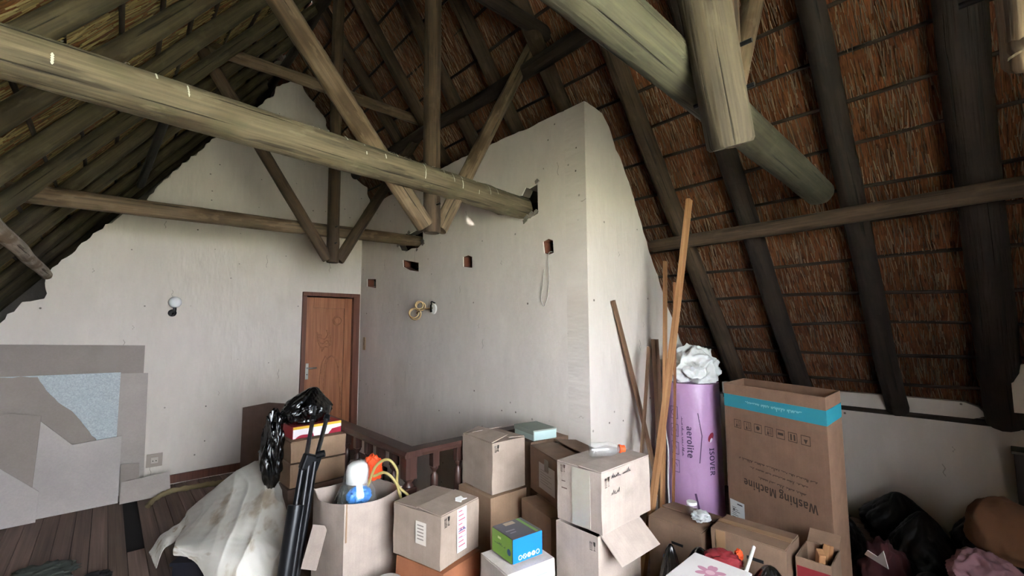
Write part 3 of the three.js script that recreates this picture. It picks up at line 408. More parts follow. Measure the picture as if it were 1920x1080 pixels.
// blue and green packet on the white carton
{ const g = carton('small white carton with printed lid beneath the blue-green packet', [1.375, -1.555], 0, 0.27, 0.505, 0.235, -0.14, kraft('#d4ccc8'), { lift: [0.0, 0.02] });
  print(g, 'print', 0.24, 0.14, 900, (x, W, H) => { x.fillStyle = '#e3eef3'; x.fillRect(0, 0, W, H); x.strokeStyle = x.fillStyle = '#8fa6b4'; strokes(x, W * 0.12, H * 0.18, W * 0.2, H * 0.09, 5, 2); x.fillRect(W * 0.36, H * 0.28, W * 0.5, H * 0.03); x.fillRect(W * 0.12, H * 0.42, W * 0.3, H * 0.03); }, [0.0, 0.425, 0.235 / 2 + 0.006], [0, 0, 0], { solid: true }); }
{ const w = 0.172, h = 0.107, d = 0.17, g = place('product_box', 'small blue and green printed packet with five white round icons', 'box', [1.435, -1.585], 0.517, w, d, -0.12);
  part(g, 'body', (() => { const b = bulged(w, h, d, 0.002, 4); b.translate(0, h / 2, 0); return b; })(), flat('#5b5a60', 0.45));
  print(g, 'front_panel', w, h, 2600, (x, W, H) => { x.fillStyle = '#1878d8'; x.fillRect(0, 0, W, H); x.strokeStyle = '#ffffff'; x.lineWidth = W * 0.018; for (let k = 0; k < 5; k++) { const X = W * (0.24 + k * 0.15), Y = H * 0.82; x.beginPath(); x.arc(X, Y, W * 0.055, 0, 7); if (k === 2 || k === 3) { x.fillStyle = '#ffffff'; x.fill(); x.fillStyle = '#1878d8'; x.fillRect(X - W * 0.015, Y - W * 0.02, W * 0.03, W * 0.04); } x.stroke(); if (k === 1) { x.beginPath(); x.moveTo(X - W * 0.04, Y - W * 0.04); x.lineTo(X + W * 0.04, Y + W * 0.04); x.stroke(); } } }, [0, h / 2, d / 2 + 0.003], [0, 0, 0], { solid: true, rough: 0.35 });
  print(g, 'side_panel', d, h, 2600, (x, W, H) => { x.fillStyle = '#77a23c'; x.fillRect(0, 0, W, H); x.strokeStyle = '#3f5f3a'; strokes(x, W * 0.12, H * 0.55, W * 0.55, H * 0.2, 6, 7); x.fillStyle = '#cfe0a0'; x.fillRect(W * 0.3, H * 0.2, W * 0.16, H * 0.1); x.fillStyle = '#27507f'; x.beginPath(); x.arc(W * 0.85, H * 0.6, H * 0.14, 0, 7); x.fill(); }, [-w / 2 - 0.003, h / 2, 0], [0, -Math.PI / 2, 0], { solid: true, rough: 0.35 });
  print(g, 'top_panel', w, d, 1200, (x, W, H) => { x.fillStyle = '#57545c'; x.fillRect(0, 0, W, H); x.fillStyle = '#8d8790'; x.fillRect(W * 0.1, H * 0.5, W * 0.3, H * 0.06); x.fillRect(W * 0.15, H * 0.65, W * 0.2, H * 0.05); x.fillStyle = '#b9a78f'; x.fillRect(W * 0.3, H * 0.05, W * 0.35, H * 0.18); x.fillStyle = '#6f9a4a'; x.fillRect(W * 0.8, 0, W * 0.1, H); }, [0, h + 0.003, 0], [-Math.PI / 2, 0, 0], { solid: true, rough: 0.4 }); }
// middle stack
carton('narrow worn carton with a split corner under the labelled brown box', [1.815, -1.70], 0.318, 0.20, 0.26, 0.335, -0.28, M.kraftTan, { lift: [0.0, 0.06], seam: 'z' });
carton('plain carton on the floor at the foot of the middle stack', [1.81, -1.70], 0, 0.24, 0.315, 0.33, -0.28, M.kraftGrey, { flaps: false });
{ const w = 0.34, h = 0.265, d = 0.46, g = carton('brown carton with white paper label taped to its side', [1.905, -1.675], 0.58, w, h, d, -0.35, M.kraftBrown, { lift: [0.02, 0.12], seam: 'z' });
  print(g, 'label', 0.21, 0.15, 900, (x, W, H) => { x.fillStyle = '#dcd7d6'; x.fillRect(0, 0, W, H); x.fillStyle = '#a49a94'; for (let k = 0; k < 6; k++) x.fillRect(W * 0.1, H * (0.25 + k * 0.1), W * (0.5 + 0.2 * (k % 2)), H * 0.02); }, [-w / 2 - 0.007, 0.125, 0.02], [0, -Math.PI / 2, 0], { solid: true });
  part(g, 'tape', plain(0.002, 0.07, 0.05, -w / 2 - 0.008, 0.20, 0.02), M.tape); }
carton('brown carton hidden behind the stack carrying the pale green shoebox', [2.14, -2.175], 0, 0.34, 0.838, 0.22, -0.1, M.kraftBrown, { flaps: false });
{ const w = 0.19, h = 0.066, d = 0.25, g = place('shoebox', 'pale grey-green shoebox with a lid on top of the brown cartons', 'box', [2.113, -2.125], 0.852, w, d, -0.2);
  part(g, 'body', bx(w - 0.008, h - 0.004, d - 0.008, 0, h / 2 - 0.002, 0), flat('#a9b5ad', 0.6)); part(g, 'lid', bx(w, 0.03, d, 0, h - 0.012, 0, 0.003), flat('#8f958a', 0.6));
  print(g, 'end_label', w - 0.01, h - 0.012, 900, (x, W, H) => { x.fillStyle = '#b9cfcc'; x.fillRect(0, 0, W, H); }, [0, h / 2, d / 2 + 0.0015], [0, 0, 0], { solid: true }); }
// front right pair
{ const w = 0.345, h = 0.645, d = 0.255, g = carton('pale open carton with one flap hanging out under the handwritten box', [1.705, -1.305], 0, w, h, d, 0.0, M.kraftPale, { open: true });
  print(g, 'print', 0.034, 0.05, 1400, (x, W, H) => glassIcon(x, 2, 2, H * 0.8), [-w / 2 - 0.002, h - 0.05, d / 2 - 0.03], [0, -Math.PI / 2, 0]);
  const f = part(g, 'flap', plain(w - 0.01, 0.005, 0.15, 0, 0, 0.075), M.kraftPale); f.position.set(0.012, h, d / 2 - 0.002); f.rotation.x = 0.72; f.rotation.z = -0.04; }
{ const w = 0.417, h = 0.282, d = 0.27, g = carton('large beige carton with handwritten note and clear tape on its side', [1.72, -1.29], 0.652, w, h, d, 0.01, M.kraftPale, { lift: [0.0, 0.02] }); g.rotation.z = 0.0;
  iconFront(g, w, h, d, 0.044, 0.018, 0.03);
  print(g, 'handwriting', 0.23, 0.15, 1100, (x, W, H) => { x.fillStyle = '#221c28'; x.save(); x.transform(1, -0.02, -0.2, 1, 18, 0); x.strokeStyle = '#221c28'; strokes(x, W * 0.10, H * 0.22, W * 0.72, H * 0.2, 12, 3); strokes(x, W * 0.14, H * 0.72, W * 0.26, H * 0.26, 15, 3); x.restore(); }, [-0.055, 0.195, d / 2 + 0.006]);
  part(g, 'tape', plain(0.002, h - 0.02, 0.11, -w / 2 - 0.007, h / 2, 0.02), M.tape);
  print(g, 'print', 0.05, 0.13, 900, (x, W, H) => { glassIcon(x, W * 0.1, 2, W * 0.7, '#5b4138'); x.fillStyle = '#5b4138'; x.fillRect(W * 0.2, H * 0.6, W * 0.5, H * 0.03); x.fillRect(W * 0.2, H * 0.85, W * 0.7, H * 0.04); }, [-w / 2 - 0.008, h - 0.075, -0.085], [0, -Math.PI / 2, 0]); }
{ const g = thing('plastic_bottle', 'clear ribbed plastic bottle with orange cap lying on the handwritten box', 'bottle', [1.85, 0.977, -1.455], -0.6);
  const b = lathe([[0.001, 0], [0.03, 0.002], [0.036, 0.012], [0.036, 0.03], [0.033, 0.036], [0.036, 0.042], [0.036, 0.06], [0.033, 0.066], [0.036, 0.072], [0.036, 0.1], [0.03, 0.125], [0.016, 0.15], [0.014, 0.168]], 28); b.rotateZ(-Math.PI / 2); const m = part(g, 'bottle_body', b, M.clear);
  const c = cyl([0.166, 0, 0], [0.185, 0, 0], 0.017); part(g, 'cap', merge([c, cyl([0.155, 0, 0], [0.163, 0, 0], 0.021)]), M.orange); }
// low boxes at the foot of the thatch
{ const g = carton('low brown carton with handle slot in front of the pink roll', [2.545, -1.225], 0, 0.31, 0.44, 0.33, 0.0, M.kraftBrown, { lift: [0.06, 0.12], seam: 'z' });
  part(g, 'handle_slot', plain(0.002, 0.014, 0.07, -0.158, 0.33, 0.02), M.blackCloth); }
{ const g = carton('long low brown carton with handle slot in front of the tall carton', [2.55, -0.80], 0, 0.235, 0.495, 0.365, 0.03, M.kraftBrown, { lift: [0, 0.015], seam: 'z', tape: true });
  part(g, 'handle_slot', plain(0.002, 0.016, 0.08, -0.121, 0.40, 0.04), M.blackCloth);
  part(g, 'tape', plain(0.002, 0.12, 0.05, -0.1215, 0.43, -0.13), M.tapeBrown); }
{ const g = thing('glass_jar', 'small clear jar with white lid on the low brown carton', 'jar', [2.69, 0.475, -1.345], 0.3);
  part(g, 'glass', lathe([[0.001, 0], [0.03, 0.001], [0.033, 0.01], [0.033, 0.045], [0.026, 0.055]], 24), M.clear); part(g, 'lid', cyl([0, 0.05, 0], [0, 0.066, 0], 0.03, 0.03, 24), M.white); }
single('plastic_wrap', 'crumpled clear plastic wrap beside the small jar', 'wrap', lump(0.055, 0.03, 0.05, 14, 0.4, 12), M.cloudy, [2.63, 0.475, -1.26]);
{ // upturned tall appliance carton
  const w = 0.73, h = 1.20, d = 0.36, lean = (q) => { const p = q.attributes.position; for (let i = 0; i < p.count; i++) p.setX(i, p.getX(i) - 0.46 * (d / 2 - p.getZ(i))); return q; }, g = thing('appliance_carton', 'tall upturned washing machine carton with a teal band, open at the top', 'box', [0, 0, 0], 0);
  const fr = V(2.993, 0, -0.696), ax = V(0.391, 0, -0.92), bk = V(0.92, 0, 0.391); const c = fr.clone().addScaledVector(ax, w / 2).addScaledVector(bk, d / 2); g.position.copy(c);
  g.rotation.y = Math.atan2(-bk.x, -bk.z); // local +z looks out of the printed face
  const t = 0.007; part(g, 'body', lean(merge([[w, h, t, 0, h / 2, d / 2 - t / 2], [w, h, t, 0, h / 2, -d / 2 + t / 2], [t, h, d - 2 * t, -w / 2 + t / 2, h / 2, 0], [t, h, d - 2 * t, w / 2 - t / 2, h / 2, 0], [w, t, d, 0, t / 2, 0]].map((q) => plain(...q)))), M.kraftWash);
  const band = flat('#2f93a4', 0.6); part(g, 'teal_band', lean(merge([plain(w + 0.002, 0.085, 0.002, 0, h - 0.115, d / 2 + 0.0005), plain(0.002, 0.085, d, w / 2 + 0.0005, h - 0.115, 0), plain(0.002, 0.085, d, -w / 2 - 0.0005, h - 0.115, 0)])), band);
  print(g, 'print', w, h - 0.16, 900, (x, W, H) => { const k = '#3a2a22'; x.save(); x.translate(W, H); x.rotate(Math.PI); x.fillStyle = k; x.textAlign = 'center';
    x.font = 'bold ' + H * 0.066 + 'px sans-serif'; x.fillText('Washing Machine', W * 0.46, H * 0.565, W * 0.70); x.font = H * 0.022 + 'px sans-serif';
    x.strokeStyle = k; strokes(x, W * 0.2, H * 0.605, W * 0.44, H * 0.02, 21, 2); strokes(x, W * 0.18, H * 0.65, W * 0.56, H * 0.02, 22, 2); strokes(x, W * 0.1, H * 0.69, W * 0.74, H * 0.02, 23, 2);
    for (let i = 0; i < 7; i++) { const X = W * (0.14 + i * 0.112), Y = H * 0.875; x.strokeStyle = k; x.lineWidth = 3; x.strokeRect(X, Y, W * 0.075, H * 0.05); x.fillStyle = k; if (i === 0) { x.beginPath(); x.moveTo(X + W * 0.02, Y + H * 0.03); x.lineTo(X + W * 0.055, Y + H * 0.03); x.lineTo(X + W * 0.0375, Y + H * 0.005); x.fill(); } else if (i === 1) { x.fillRect(X + W * 0.015, Y + H * 0.008, W * 0.014, H * 0.034); x.fillRect(X + W * 0.045, Y + H * 0.008, W * 0.014, H * 0.034); } else if (i === 2) x.fillRect(X + W * 0.012, Y + H * 0.02, W * 0.05, H * 0.014); else if (i === 4) { x.beginPath(); x.arc(X + W * 0.0375, Y + H * 0.028, W * 0.018, 0, 7); x.fill(); } else glassIcon(x, X + W * 0.012, Y + H * 0.006, W * 0.05, k); }
    x.fillRect(W * 0.13, H * 0.11, W * 0.13, H * 0.10); x.strokeStyle = k; x.lineWidth = 5; x.strokeRect(W * 0.115, H * 0.10, W * 0.16, H * 0.12); for (const [X, Y] of [[0.085, 0.16], [0.305, 0.16], [0.195, 0.235]]) { x.beginPath(); x.arc(W * X, H * Y, W * 0.018, 0, 7); x.fill(); } x.restore(); }, [0, (h - 0.16) / 2, d / 2 + 0.002]);
  print(g, 'band_print', w * 0.62, 0.06, 900, (x, W, H) => { x.strokeStyle = '#7fc3cc'; x.translate(W, H); x.rotate(Math.PI); strokes(x, W * 0.05, H * 0.68, W * 0.88, H * 0.45, 31, 5); }, [0.02, h - 0.115, d / 2 + 0.003]);
  print(g, 'label', 0.12, 0.155, 900, (x, W, H) => { x.fillStyle = '#d7d9dc'; x.fillRect(0, 0, W, H); x.fillStyle = '#3c3c44'; x.fillRect(W * 0.5, H * 0.1, W * 0.36, H * 0.05); for (let k = 0; k < 7; k++) x.fillRect(W * 0.12, H * (0.3 + k * 0.08), W * (0.3 + 0.25 * (k % 3) / 2), H * 0.02); x.fillRect(W * 0.2, H * 0.36, W * 0.1, H * 0.09); }, [-w / 2 + 0.075, 0.335, d / 2 + 0.004], [0, 0, 0], { solid: true });
}
{ // roll of insulation in its printed wrapper
  const g = thing('insulation_roll', 'pink insulation roll in printed plastic wrapper standing on end', 'insulation roll', [3.51, 0, -1.72]), r = 0.205, h = 1.16;
  const q = new THREE.CylinderGeometry(r, r * 1.02, h, 48, 30, false), p = q.attributes.position; for (let i = 0; i < p.count; i++) { const x = p.getX(i), y = p.getY(i), z = p.getZ(i), a = Math.atan2(z, x), k = 1 + 0.03 * fb(Math.cos(a) * 2, Math.sin(a) * 2, y * 3, 3); p.setXYZ(i, x * k, y, z * k); } q.translate(0, h / 2, 0); q.computeVertexNormals();
  part(g, 'roll', q, phys({ color: '#bd93bd', roughness: 0.4, clearcoat: 0.3, clearcoatRoughness: 0.4, bumpMap: plasterBump, bumpScale: 0.01 }));
  const th0 = Math.atan2(-3.51, 1.72); // wrapper print faces the window side
  const cp = new THREE.CylinderGeometry(r * 1.035, r * 1.05, h * 0.96, 40, 1, true, th0 - 1.1, 2.2); cp.translate(0, h / 2, 0);
  const tx = canvasTex(640, 1500, (x, W, H) => { x.translate(W, 0); x.rotate(Math.PI / 2); x.fillStyle = '#4a3158'; // reads from top to bottom
    x.font = 'bold 78px sans-serif'; x.fillText('ISOVER', H * 0.40, W * 0.26); x.fillStyle = '#8c2840'; x.beginPath(); x.ellipse(H * 0.33, W * 0.22, 50, 26, 0.5, 0, 7); x.fill(); x.fillStyle = '#e3d6e6'; x.beginPath(); x.ellipse(H * 0.35, W * 0.22, 26, 12, 0.5, 0, 7); x.fill();
    x.fillStyle = '#4a3158'; x.font = 'bold 84px sans-serif'; x.fillText('aerolite', H * 0.26, W * 0.60); x.strokeStyle = '#5a4166'; strokes(x, H * 0.20, W * 0.68, H * 0.26, 26, 33, 4);
    x.strokeStyle = '#56355f'; x.lineWidth = 9; x.beginPath(); x.moveTo(H * 0.17, W * 0.42); x.lineTo(H * 0.32, W * 0.37); x.lineTo(H * 0.50, W * 0.42); x.stroke(); x.lineWidth = 20; x.beginPath(); x.moveTo(H * 0.70, W * 0.5); x.lineTo(H * 0.93, W * 0.40); x.stroke();
    x.strokeStyle = '#6d5478'; x.lineWidth = 6; for (let k = 0; k < 4; k++) { x.strokeRect(H * (0.14 + k * 0.12), W * 0.74, 120, 90); x.beginPath(); x.arc(H * (0.18 + k * 0.12), W * 0.82, 26, 0, 5); x.stroke(); } x.fillStyle = '#3c2348'; x.fillRect(H * 0.84, W * 0.72, 70, 44); x.fillRect(H * 0.91, W * 0.72, 40, 44); });
  part(g, 'wrapper_print', cp, std({ map: tx, transparent: true, roughness: 0.5 }));
  part(g, 'torn_edge', tube([[-0.17, 0.1, -0.13], [-0.175, 0.4, -0.135], [-0.165, 0.62, -0.13], [-0.18, 0.8, -0.14], [-0.165, 1.0, -0.13]], 0.008, 40, 6), M.white);
}
{ const g = lump(0.20, 0.17, 0.18, 31, 0.34, 26, 1.5); single('plastic_bag', 'crumpled white plastic sheeting bunched on top of the pink roll', 'plastic bag', g, M.poly, [3.50, 1.165, -1.70]); }

// ---------------------------------------------------------------- banister round the stair well
{ const g = thing('stair_banister', 'dark turned-baluster banister with flat handrail round the stair well', 'banister', [1.42, 0, -2.52]);
  const hr = (L) => slab([[-0.055, 0], [-0.06, 0.018], [-0.048, 0.038], [0.048, 0.038], [0.06, 0.018], [0.055, 0]], L);
  const a = hr(2.35); a.rotateY(Math.PI); a.translate(0, 0.815, 0.06); part(g, 'handrail', a, M.rail);
  const b = hr(1.13); b.rotateY(Math.PI / 2); b.translate(0.0, 0.815, 0); part(g, 'handrail', b, M.rail);
  part(g, 'bottom_rail', bx(0.06, 0.05, 2.3, 0, 0.06, -1.15), M.rail); part(g, 'bottom_rail', bx(1.1, 0.05, 0.06, 0.57, 0.06, 0), M.rail);
  const bal = merge([bx(0.05, 0.10, 0.05, 0, 0.765, 0, 0.006), bx(0.05, 0.24, 0.05, 0, 0.20, 0, 0.006), lathe([[0.024, 0.715], [0.026, 0.705], [0.012, 0.685], [0.012, 0.675], [0.024, 0.66], [0.025, 0.6], [0.03, 0.5], [0.026, 0.42], [0.014, 0.36], [0.024, 0.345], [0.024, 0.32]], 16)]);
  const nw = merge([bx(0.08, 0.14, 0.08, 0, 0.745, 0, 0.008), bx(0.08, 0.34, 0.08, 0, 0.17, 0, 0.008), bx(0.08, 0.26, 0.08, 0, 0.50, 0, 0.008), lathe([[0.03, 0.68], [0.034, 0.67], [0.02, 0.655], [0.034, 0.635], [0.03, 0.62]], 18), lathe([[0.03, 0.38], [0.034, 0.37], [0.022, 0.355], [0.034, 0.34], [0.03, 0.33]], 18)]);
  part(g, 'newel_post', nw, M.rail);
  for (let k = 1; k <= 11; k++) { const m = part(g, 'baluster', bal, M.rail); m.position.z = -k * 0.19; }
  for (let k = 1; k <= 5; k++) { const m = part(g, 'baluster', bal, M.rail); m.position.x = k * 0.185; } }

// ---------------------------------------------------------------- fittings on the walls
{ const g = thing('wall_sconce', 'small wall light with white glass globe on the gable wall', 'wall light', [0.505, 1.80, ZB]);
  part(g, 'wall_plate', (() => { const q = lathe([[0.001, 0.016], [0.03, 0.014], [0.038, 0.004], [0.038, 0]], 24); q.rotateX(Math.PI / 2); q.translate(-0.01, -0.03, 0.001); return q; })(), M.blackMetal);
  part(g, 'arm', tube([[-0.01, -0.03, 0.014], [-0.01, -0.055, 0.06], [0, -0.03, 0.1], [0.0, 0.0, 0.1]], 0.007, 24, 8), M.blackMetal);
  part(g, 'lamp_holder', cyl([0, -0.005, 0.1], [0, 0.03, 0.1], 0.016), M.blackMetal);
  part(g, 'globe', (() => { const q = new THREE.SphereGeometry(0.058, 28, 20); q.translate(0, 0.08, 0.1); return q; })(), std({ color: '#ffffff', roughness: 0.25 })); }
{ const g = thing('wall_spotlight', 'small brass spotlight fitting with two open rings on the partition wall', 'wall light', [XP, 1.80, -4.12]);
  const ring = (x, y, z, r, ry) => { const q = new THREE.TorusGeometry(r, 0.008, 8, 26); q.rotateY(ry); q.translate(x, y, z); return q; };
  part(g, 'wall_plate', (() => { const q = cyl([-0.001, 0, 0.07], [-0.016, 0, 0.07], 0.055, 0.05, 26); return q; })(), M.white);
  part(g, 'arm', merge([cyl([-0.02, 0.01, 0.07], [-0.10, 0.0, -0.02], 0.009), cyl([-0.10, 0, -0.02], [-0.09, -0.04, -0.14], 0.008)]), M.brass);
  part(g, 'lamp_ring', merge([ring(-0.09, -0.05, -0.17, 0.06, -0.5), ring(-0.12, -0.04, -0.15, 0.05, -0.5)]), M.brass); part(g, 'lamp_ring', merge([ring(-0.10, 0.03, -0.04, 0.045, -0.5), ring(-0.125, 0.04, -0.03, 0.04, -0.5)]), M.brass);
  part(g, 'bracket', merge([cyl([-0.03, 0.03, 0.05], [-0.06, -0.03, 0.11], 0.009), cyl([-0.03, -0.03, 0.05], [-0.06, 0.04, 0.10], 0.009), tube([[-0.02, 0.05, 0.05], [-0.05, 0.075, 0.09], [-0.03, 0.06, 0.13]], 0.007, 16, 6)]), M.blackMetal); }
{ const g = thing('light_switch', 'narrow brown switch plate on the partition beside the door', 'switch', [XP, 1.31, -5.76]);
  part(g, 'plate', bx(0.012, 0.17, 0.07, -0.006, 0.085, 0, 0.003), flat('#a98f72', 0.5)); part(g, 'rocker', bx(0.008, 0.05, 0.03, -0.015, 0.085, 0, 0.002), flat('#8f775c', 0.4)); }
{ const g = thing('wall_socket', 'brownish square wall socket low on the gable wall', 'socket', [0.425, 0.20, ZB]);
  part(g, 'plate', bx(0.13, 0.13, 0.012, 0, 0.065, 0.006, 0.003), flat('#a8988c', 0.5)); part(g, 'socket_face', bx(0.06, 0.06, 0.008, 0, 0.065, 0.015, 0.003), flat('#c4b7ad', 0.4)); for (const x of [-0.013, 0.013]) part(g, 'pin_hole', cyl([x, 0.06, 0.018], [x, 0.06, 0.0205], 0.005), M.blackCloth); }
{ const pts = [[-2.369, 2.187], [-2.373, 1.95], [-2.397, 1.825], [-2.433, 1.767], [-2.462, 1.828], [-2.442, 1.934], [-2.425, 2.061]].map(([z, y]) => V(XP - 0.012, y, z)); const g = tube([V(XP + 0.06, 2.2, -2.37), ...pts], 0.0028, 60, 6); g.translate(-XP, -1.76, 2.42); single('hanging_wire', 'thin looped wire hanging out of the right-hand joist hole', 'wire', g, flat('#8e8983', 0.5), [XP, 1.76, -2.42]); }

// ---------------------------------------------------------------- boards leaning on the gable wall, left
function leanBoard(label, name, pts, zb, zt, th, mat, group) { // outline in the board's own plane; foot at zb, top edge leaning to zt
  const ys = pts.map((p) => p[1]), H = Math.max(...ys), y0 = Math.min(...ys), xs = pts.map((p) => p[0]), cx = (Math.min(...xs) + Math.max(...xs)) / 2; const g = slab(pts.map(([x, y]) => [x - cx, y - y0]), th); g.translate(0, 0, -th);
  g.rotateX(-Math.atan2(zb - zt, H - y0)); return single(name, label, 'board', g, mat, [cx, y0 + 0.002, zb], 0, group); }
leanBoard('large grey-beige board at the back of the leaning stack', 'wall_board', [[-1.45, 0], [0.30, 0], [0.288, 1.435], [-1.45, 1.50]], -5.82, -5.90, 0.012, M.boardDark, 'boards leaning on the gable wall');
leanBoard('tall narrow grey panel at the right end of the leaning stack', 'wall_board', [[0.09, 0.05], [0.34, 0.05], [0.325, 1.16], [0.10, 1.17]], -5.76, -5.86, 0.012, M.board, 'boards leaning on the gable wall');
leanBoard('pale blue-white foam sheet showing above a ragged diagonal edge', 'foam_sheet', [[-0.75, 0], [0.12, 0], [0.115, 1.185], [-0.75, 1.2]], -5.70, -5.82, 0.02, M.styro);
leanBoard('torn beige board with a ragged diagonal edge over the foam panel', 'wall_board', jag([[0.13, 0.02], [-0.02, 0.60], [-0.10, 0.70], [-0.20, 0.86], [-0.30, 0.95], [-0.44, 1.19], [-1.4, 1.24]], 0.05, 0.012, 5).concat([[-1.4, 0.02]]), -5.665, -5.79, 0.01, M.boardDark, 'boards leaning on the gable wall');
leanBoard('front pale board with a steep sloping top left of the floor', 'wall_board', [[-0.43, 0], [0.155, 0], [0.15, 0.60], [-0.18, 0.575], [-0.40, 0.82], [-0.42, 0.70]], -5.60, -5.66, 0.01, M.boardPale, 'boards leaning on the gable wall');
leanBoard('grey pointed offcut hanging down over the left pale board', 'wall_board', [[-1.2, 0.42], [-0.62, 0.42], [-0.40, 0.21], [-0.385, 0.86], [-0.56, 0.90], [-1.2, 0.9]], -5.56, -5.63, 0.01, M.boardDark, 'boards leaning on the gable wall');
leanBoard('lowest pale board at the far left foot of the leaning stack', 'wall_board', [[-1.2, 0], [-0.36, 0], [-0.355, 0.24], [-0.62, 0.50], [-1.2, 0.50]], -5.52, -5.575, 0.01, M.boardPale, 'boards leaning on the gable wall');
leanBoard('low wide offcut strip standing under the wall socket', 'wall_board', [[0.165, 0], [0.54, 0], [0.525, 0.21], [0.17, 0.19]], -5.545, -5.60, 0.012, M.board, 'boards leaning on the gable wall');
leanBoard('small grey offcut between the front board and the narrow panel', 'wall_board', [[0.16, 0], [0.30, 0], [0.295, 0.315], [0.16, 0.33]], -5.63, -5.69, 0.01, M.boardDark, 'boards leaning on the gable wall');
leanBoard('dark brown cardboard sheet leaning on the gable wall left of the door', 'cardboard_sheet', [[1.155, 0], [1.70, 0], [1.70, 0.70], [1.45, 0.745], [1.18, 0.72]], -5.72, -5.86, 0.006, M.kraftDark);

// ---------------------------------------------------------------- left-hand heap
carton('lower kraft carton of the pair beside the banister', [0.985, -3.37], 0.5, 0.385, 0.165, 0.28, 0.03, M.kraftTan, { flaps: false });
carton('upper kraft carton of the pair beside the banister', [0.985, -3.375], 0.667, 0.39, 0.145, 0.28, 0.03, M.kraftTan, { lift: [0, 0.01] });
carton('dark brown carton on the floor under the kraft pair', [0.98, -3.385], 0, 0.38, 0.495, 0.27, 0.03, M.kraftDark, { flaps: false });
{ const w = 0.35, h = 0.085, d = 0.2, g = place('product_box', 'flat red and white packet with yellow edge under the black bag', 'box', [1.0, -3.40], 0.822, w, d, 0.06); part(g, 'body', bx(w, h, d, 0, h / 2, 0, 0.003), flat('#a52a34', 0.5));
  print(g, 'front_panel', w - 0.004, h - 0.004, 1600, (x, W, H) => { x.fillStyle = '#ece6ea'; x.fillRect(0, 0, W, H); x.fillStyle = '#e2b93c'; x.fillRect(0, 0, W, H * 0.22); x.fillStyle = '#a3203a'; x.beginPath(); x.moveTo(W * 0.05, H); x.bezierCurveTo(W * 0.15, H * 0.5, W * 0.3, H * 0.9, W * 0.4, H * 0.7); x.lineTo(W * 0.42, H); x.fill(); x.beginPath(); x.moveTo(W * 0.72, H); x.lineTo(W * 0.80, H * 0.6); x.lineTo(W, H * 0.5); x.lineTo(W, H); x.fill(); }, [0, h / 2, d / 2 + 0.002], [0, 0, 0], { solid: true, rough: 0.4 }); }
{ const g = thing('bin_bag', 'shiny black bin bag heaped on the red and white packet', 'bin bag', [1.13, 0.912, -3.54]); part(g, 'bag', bag(0.17, 0.14, 0.14, 3, [0.05, 0]), M.blackPlastic); part(g, 'tail', (() => { const q = lump(0.07, 0.25, 0.085, 9, 0.3, 20, 1.5, false); q.translate(-0.225, -0.16, 0.03); return q; })(), M.blackPlastic); }
single('bin_bag', 'second black bin bag slumped behind the dust sheet', 'bin bag', bag(0.13, 0.34, 0.12, 12), M.blackPlastic, [1.13, 0.0, -4.25]);
{ const g = thing('paint_tin', 'white paint tin with dark rim in front of the cardboard sheet', 'paint tin', [1.20, 0, -4.70]); part(g, 'tin', cyl([0, 0, 0], [0, 0.46, 0], 0.10, 0.10, 32), M.white); part(g, 'rim', (() => { const q = new THREE.TorusGeometry(0.1, 0.008, 8, 36); q.rotateX(Math.PI / 2); q.translate(0, 0.46, 0); return q; })(), M.steel); part(g, 'lid', cyl([0, 0.45, 0], [0, 0.466, 0], 0.09, 0.09, 30), flat('#4d4038', 0.6)); }
{ // folded stand leaning between sheet and tall carton
  const g = thing('light_stand', 'folded black light stand with two silver telescopic tubes leaning upright', 'stand', [0.82, 0, -2.72]), w = (n, q, m) => wpart(g, n, q.translate(-0.035, 0, 0.0), m);
  const A = [V(0.765, 0.02, -2.66), V(0.80, 0.01, -2.62), V(0.835, 0.02, -2.66)], B = [V(0.93, 0.80, -2.83), V(0.955, 0.81, -2.80), V(0.985, 0.815, -2.79)];
  A.forEach((a, i) => { const m = w('leg', cyl(a, B[i], 0.016, 0.018), M.blackMetal); });
  w('leg_sleeve', merge([cyl([0.80, 0.18, -2.68], [0.885, 0.60, -2.77], 0.04, 0.045, 16)]), M.blackMetal);
  for (const [a, b] of [[[0.942, 0.79, -2.833], [1.057, 1.095, -3.033]], [[0.985, 0.80, -2.79], [1.129, 1.10, -2.968]]]) { const a0 = V(...a), b0 = V(...b), m0 = a0.clone().lerp(b0, 0.74), m1 = a0.clone().lerp(b0, 0.82); const lt = w('lower_tube', cyl(a0, m0, 0.0125), M.chrome), sub = (n, q, m) => wpart(lt, n, q.translate(-0.035, 0, 0), m); sub('clamp', cyl(m0, m1, 0.02, 0.018), M.blackMetal); sub('upper_tube', cyl(m1, b0, 0.009), M.chrome); }
  w('collar', (() => { const q = new RoundedBoxGeometry(0.10, 0.09, 0.06, 2, 0.012); q.rotateZ(-0.35); q.translate(0.965, 0.81, -2.81); return q; })(), M.blackMetal);
  w('knob', cyl([0.99, 0.85, -2.78], [1.03, 0.86, -2.76], 0.02), M.blackMetal); }
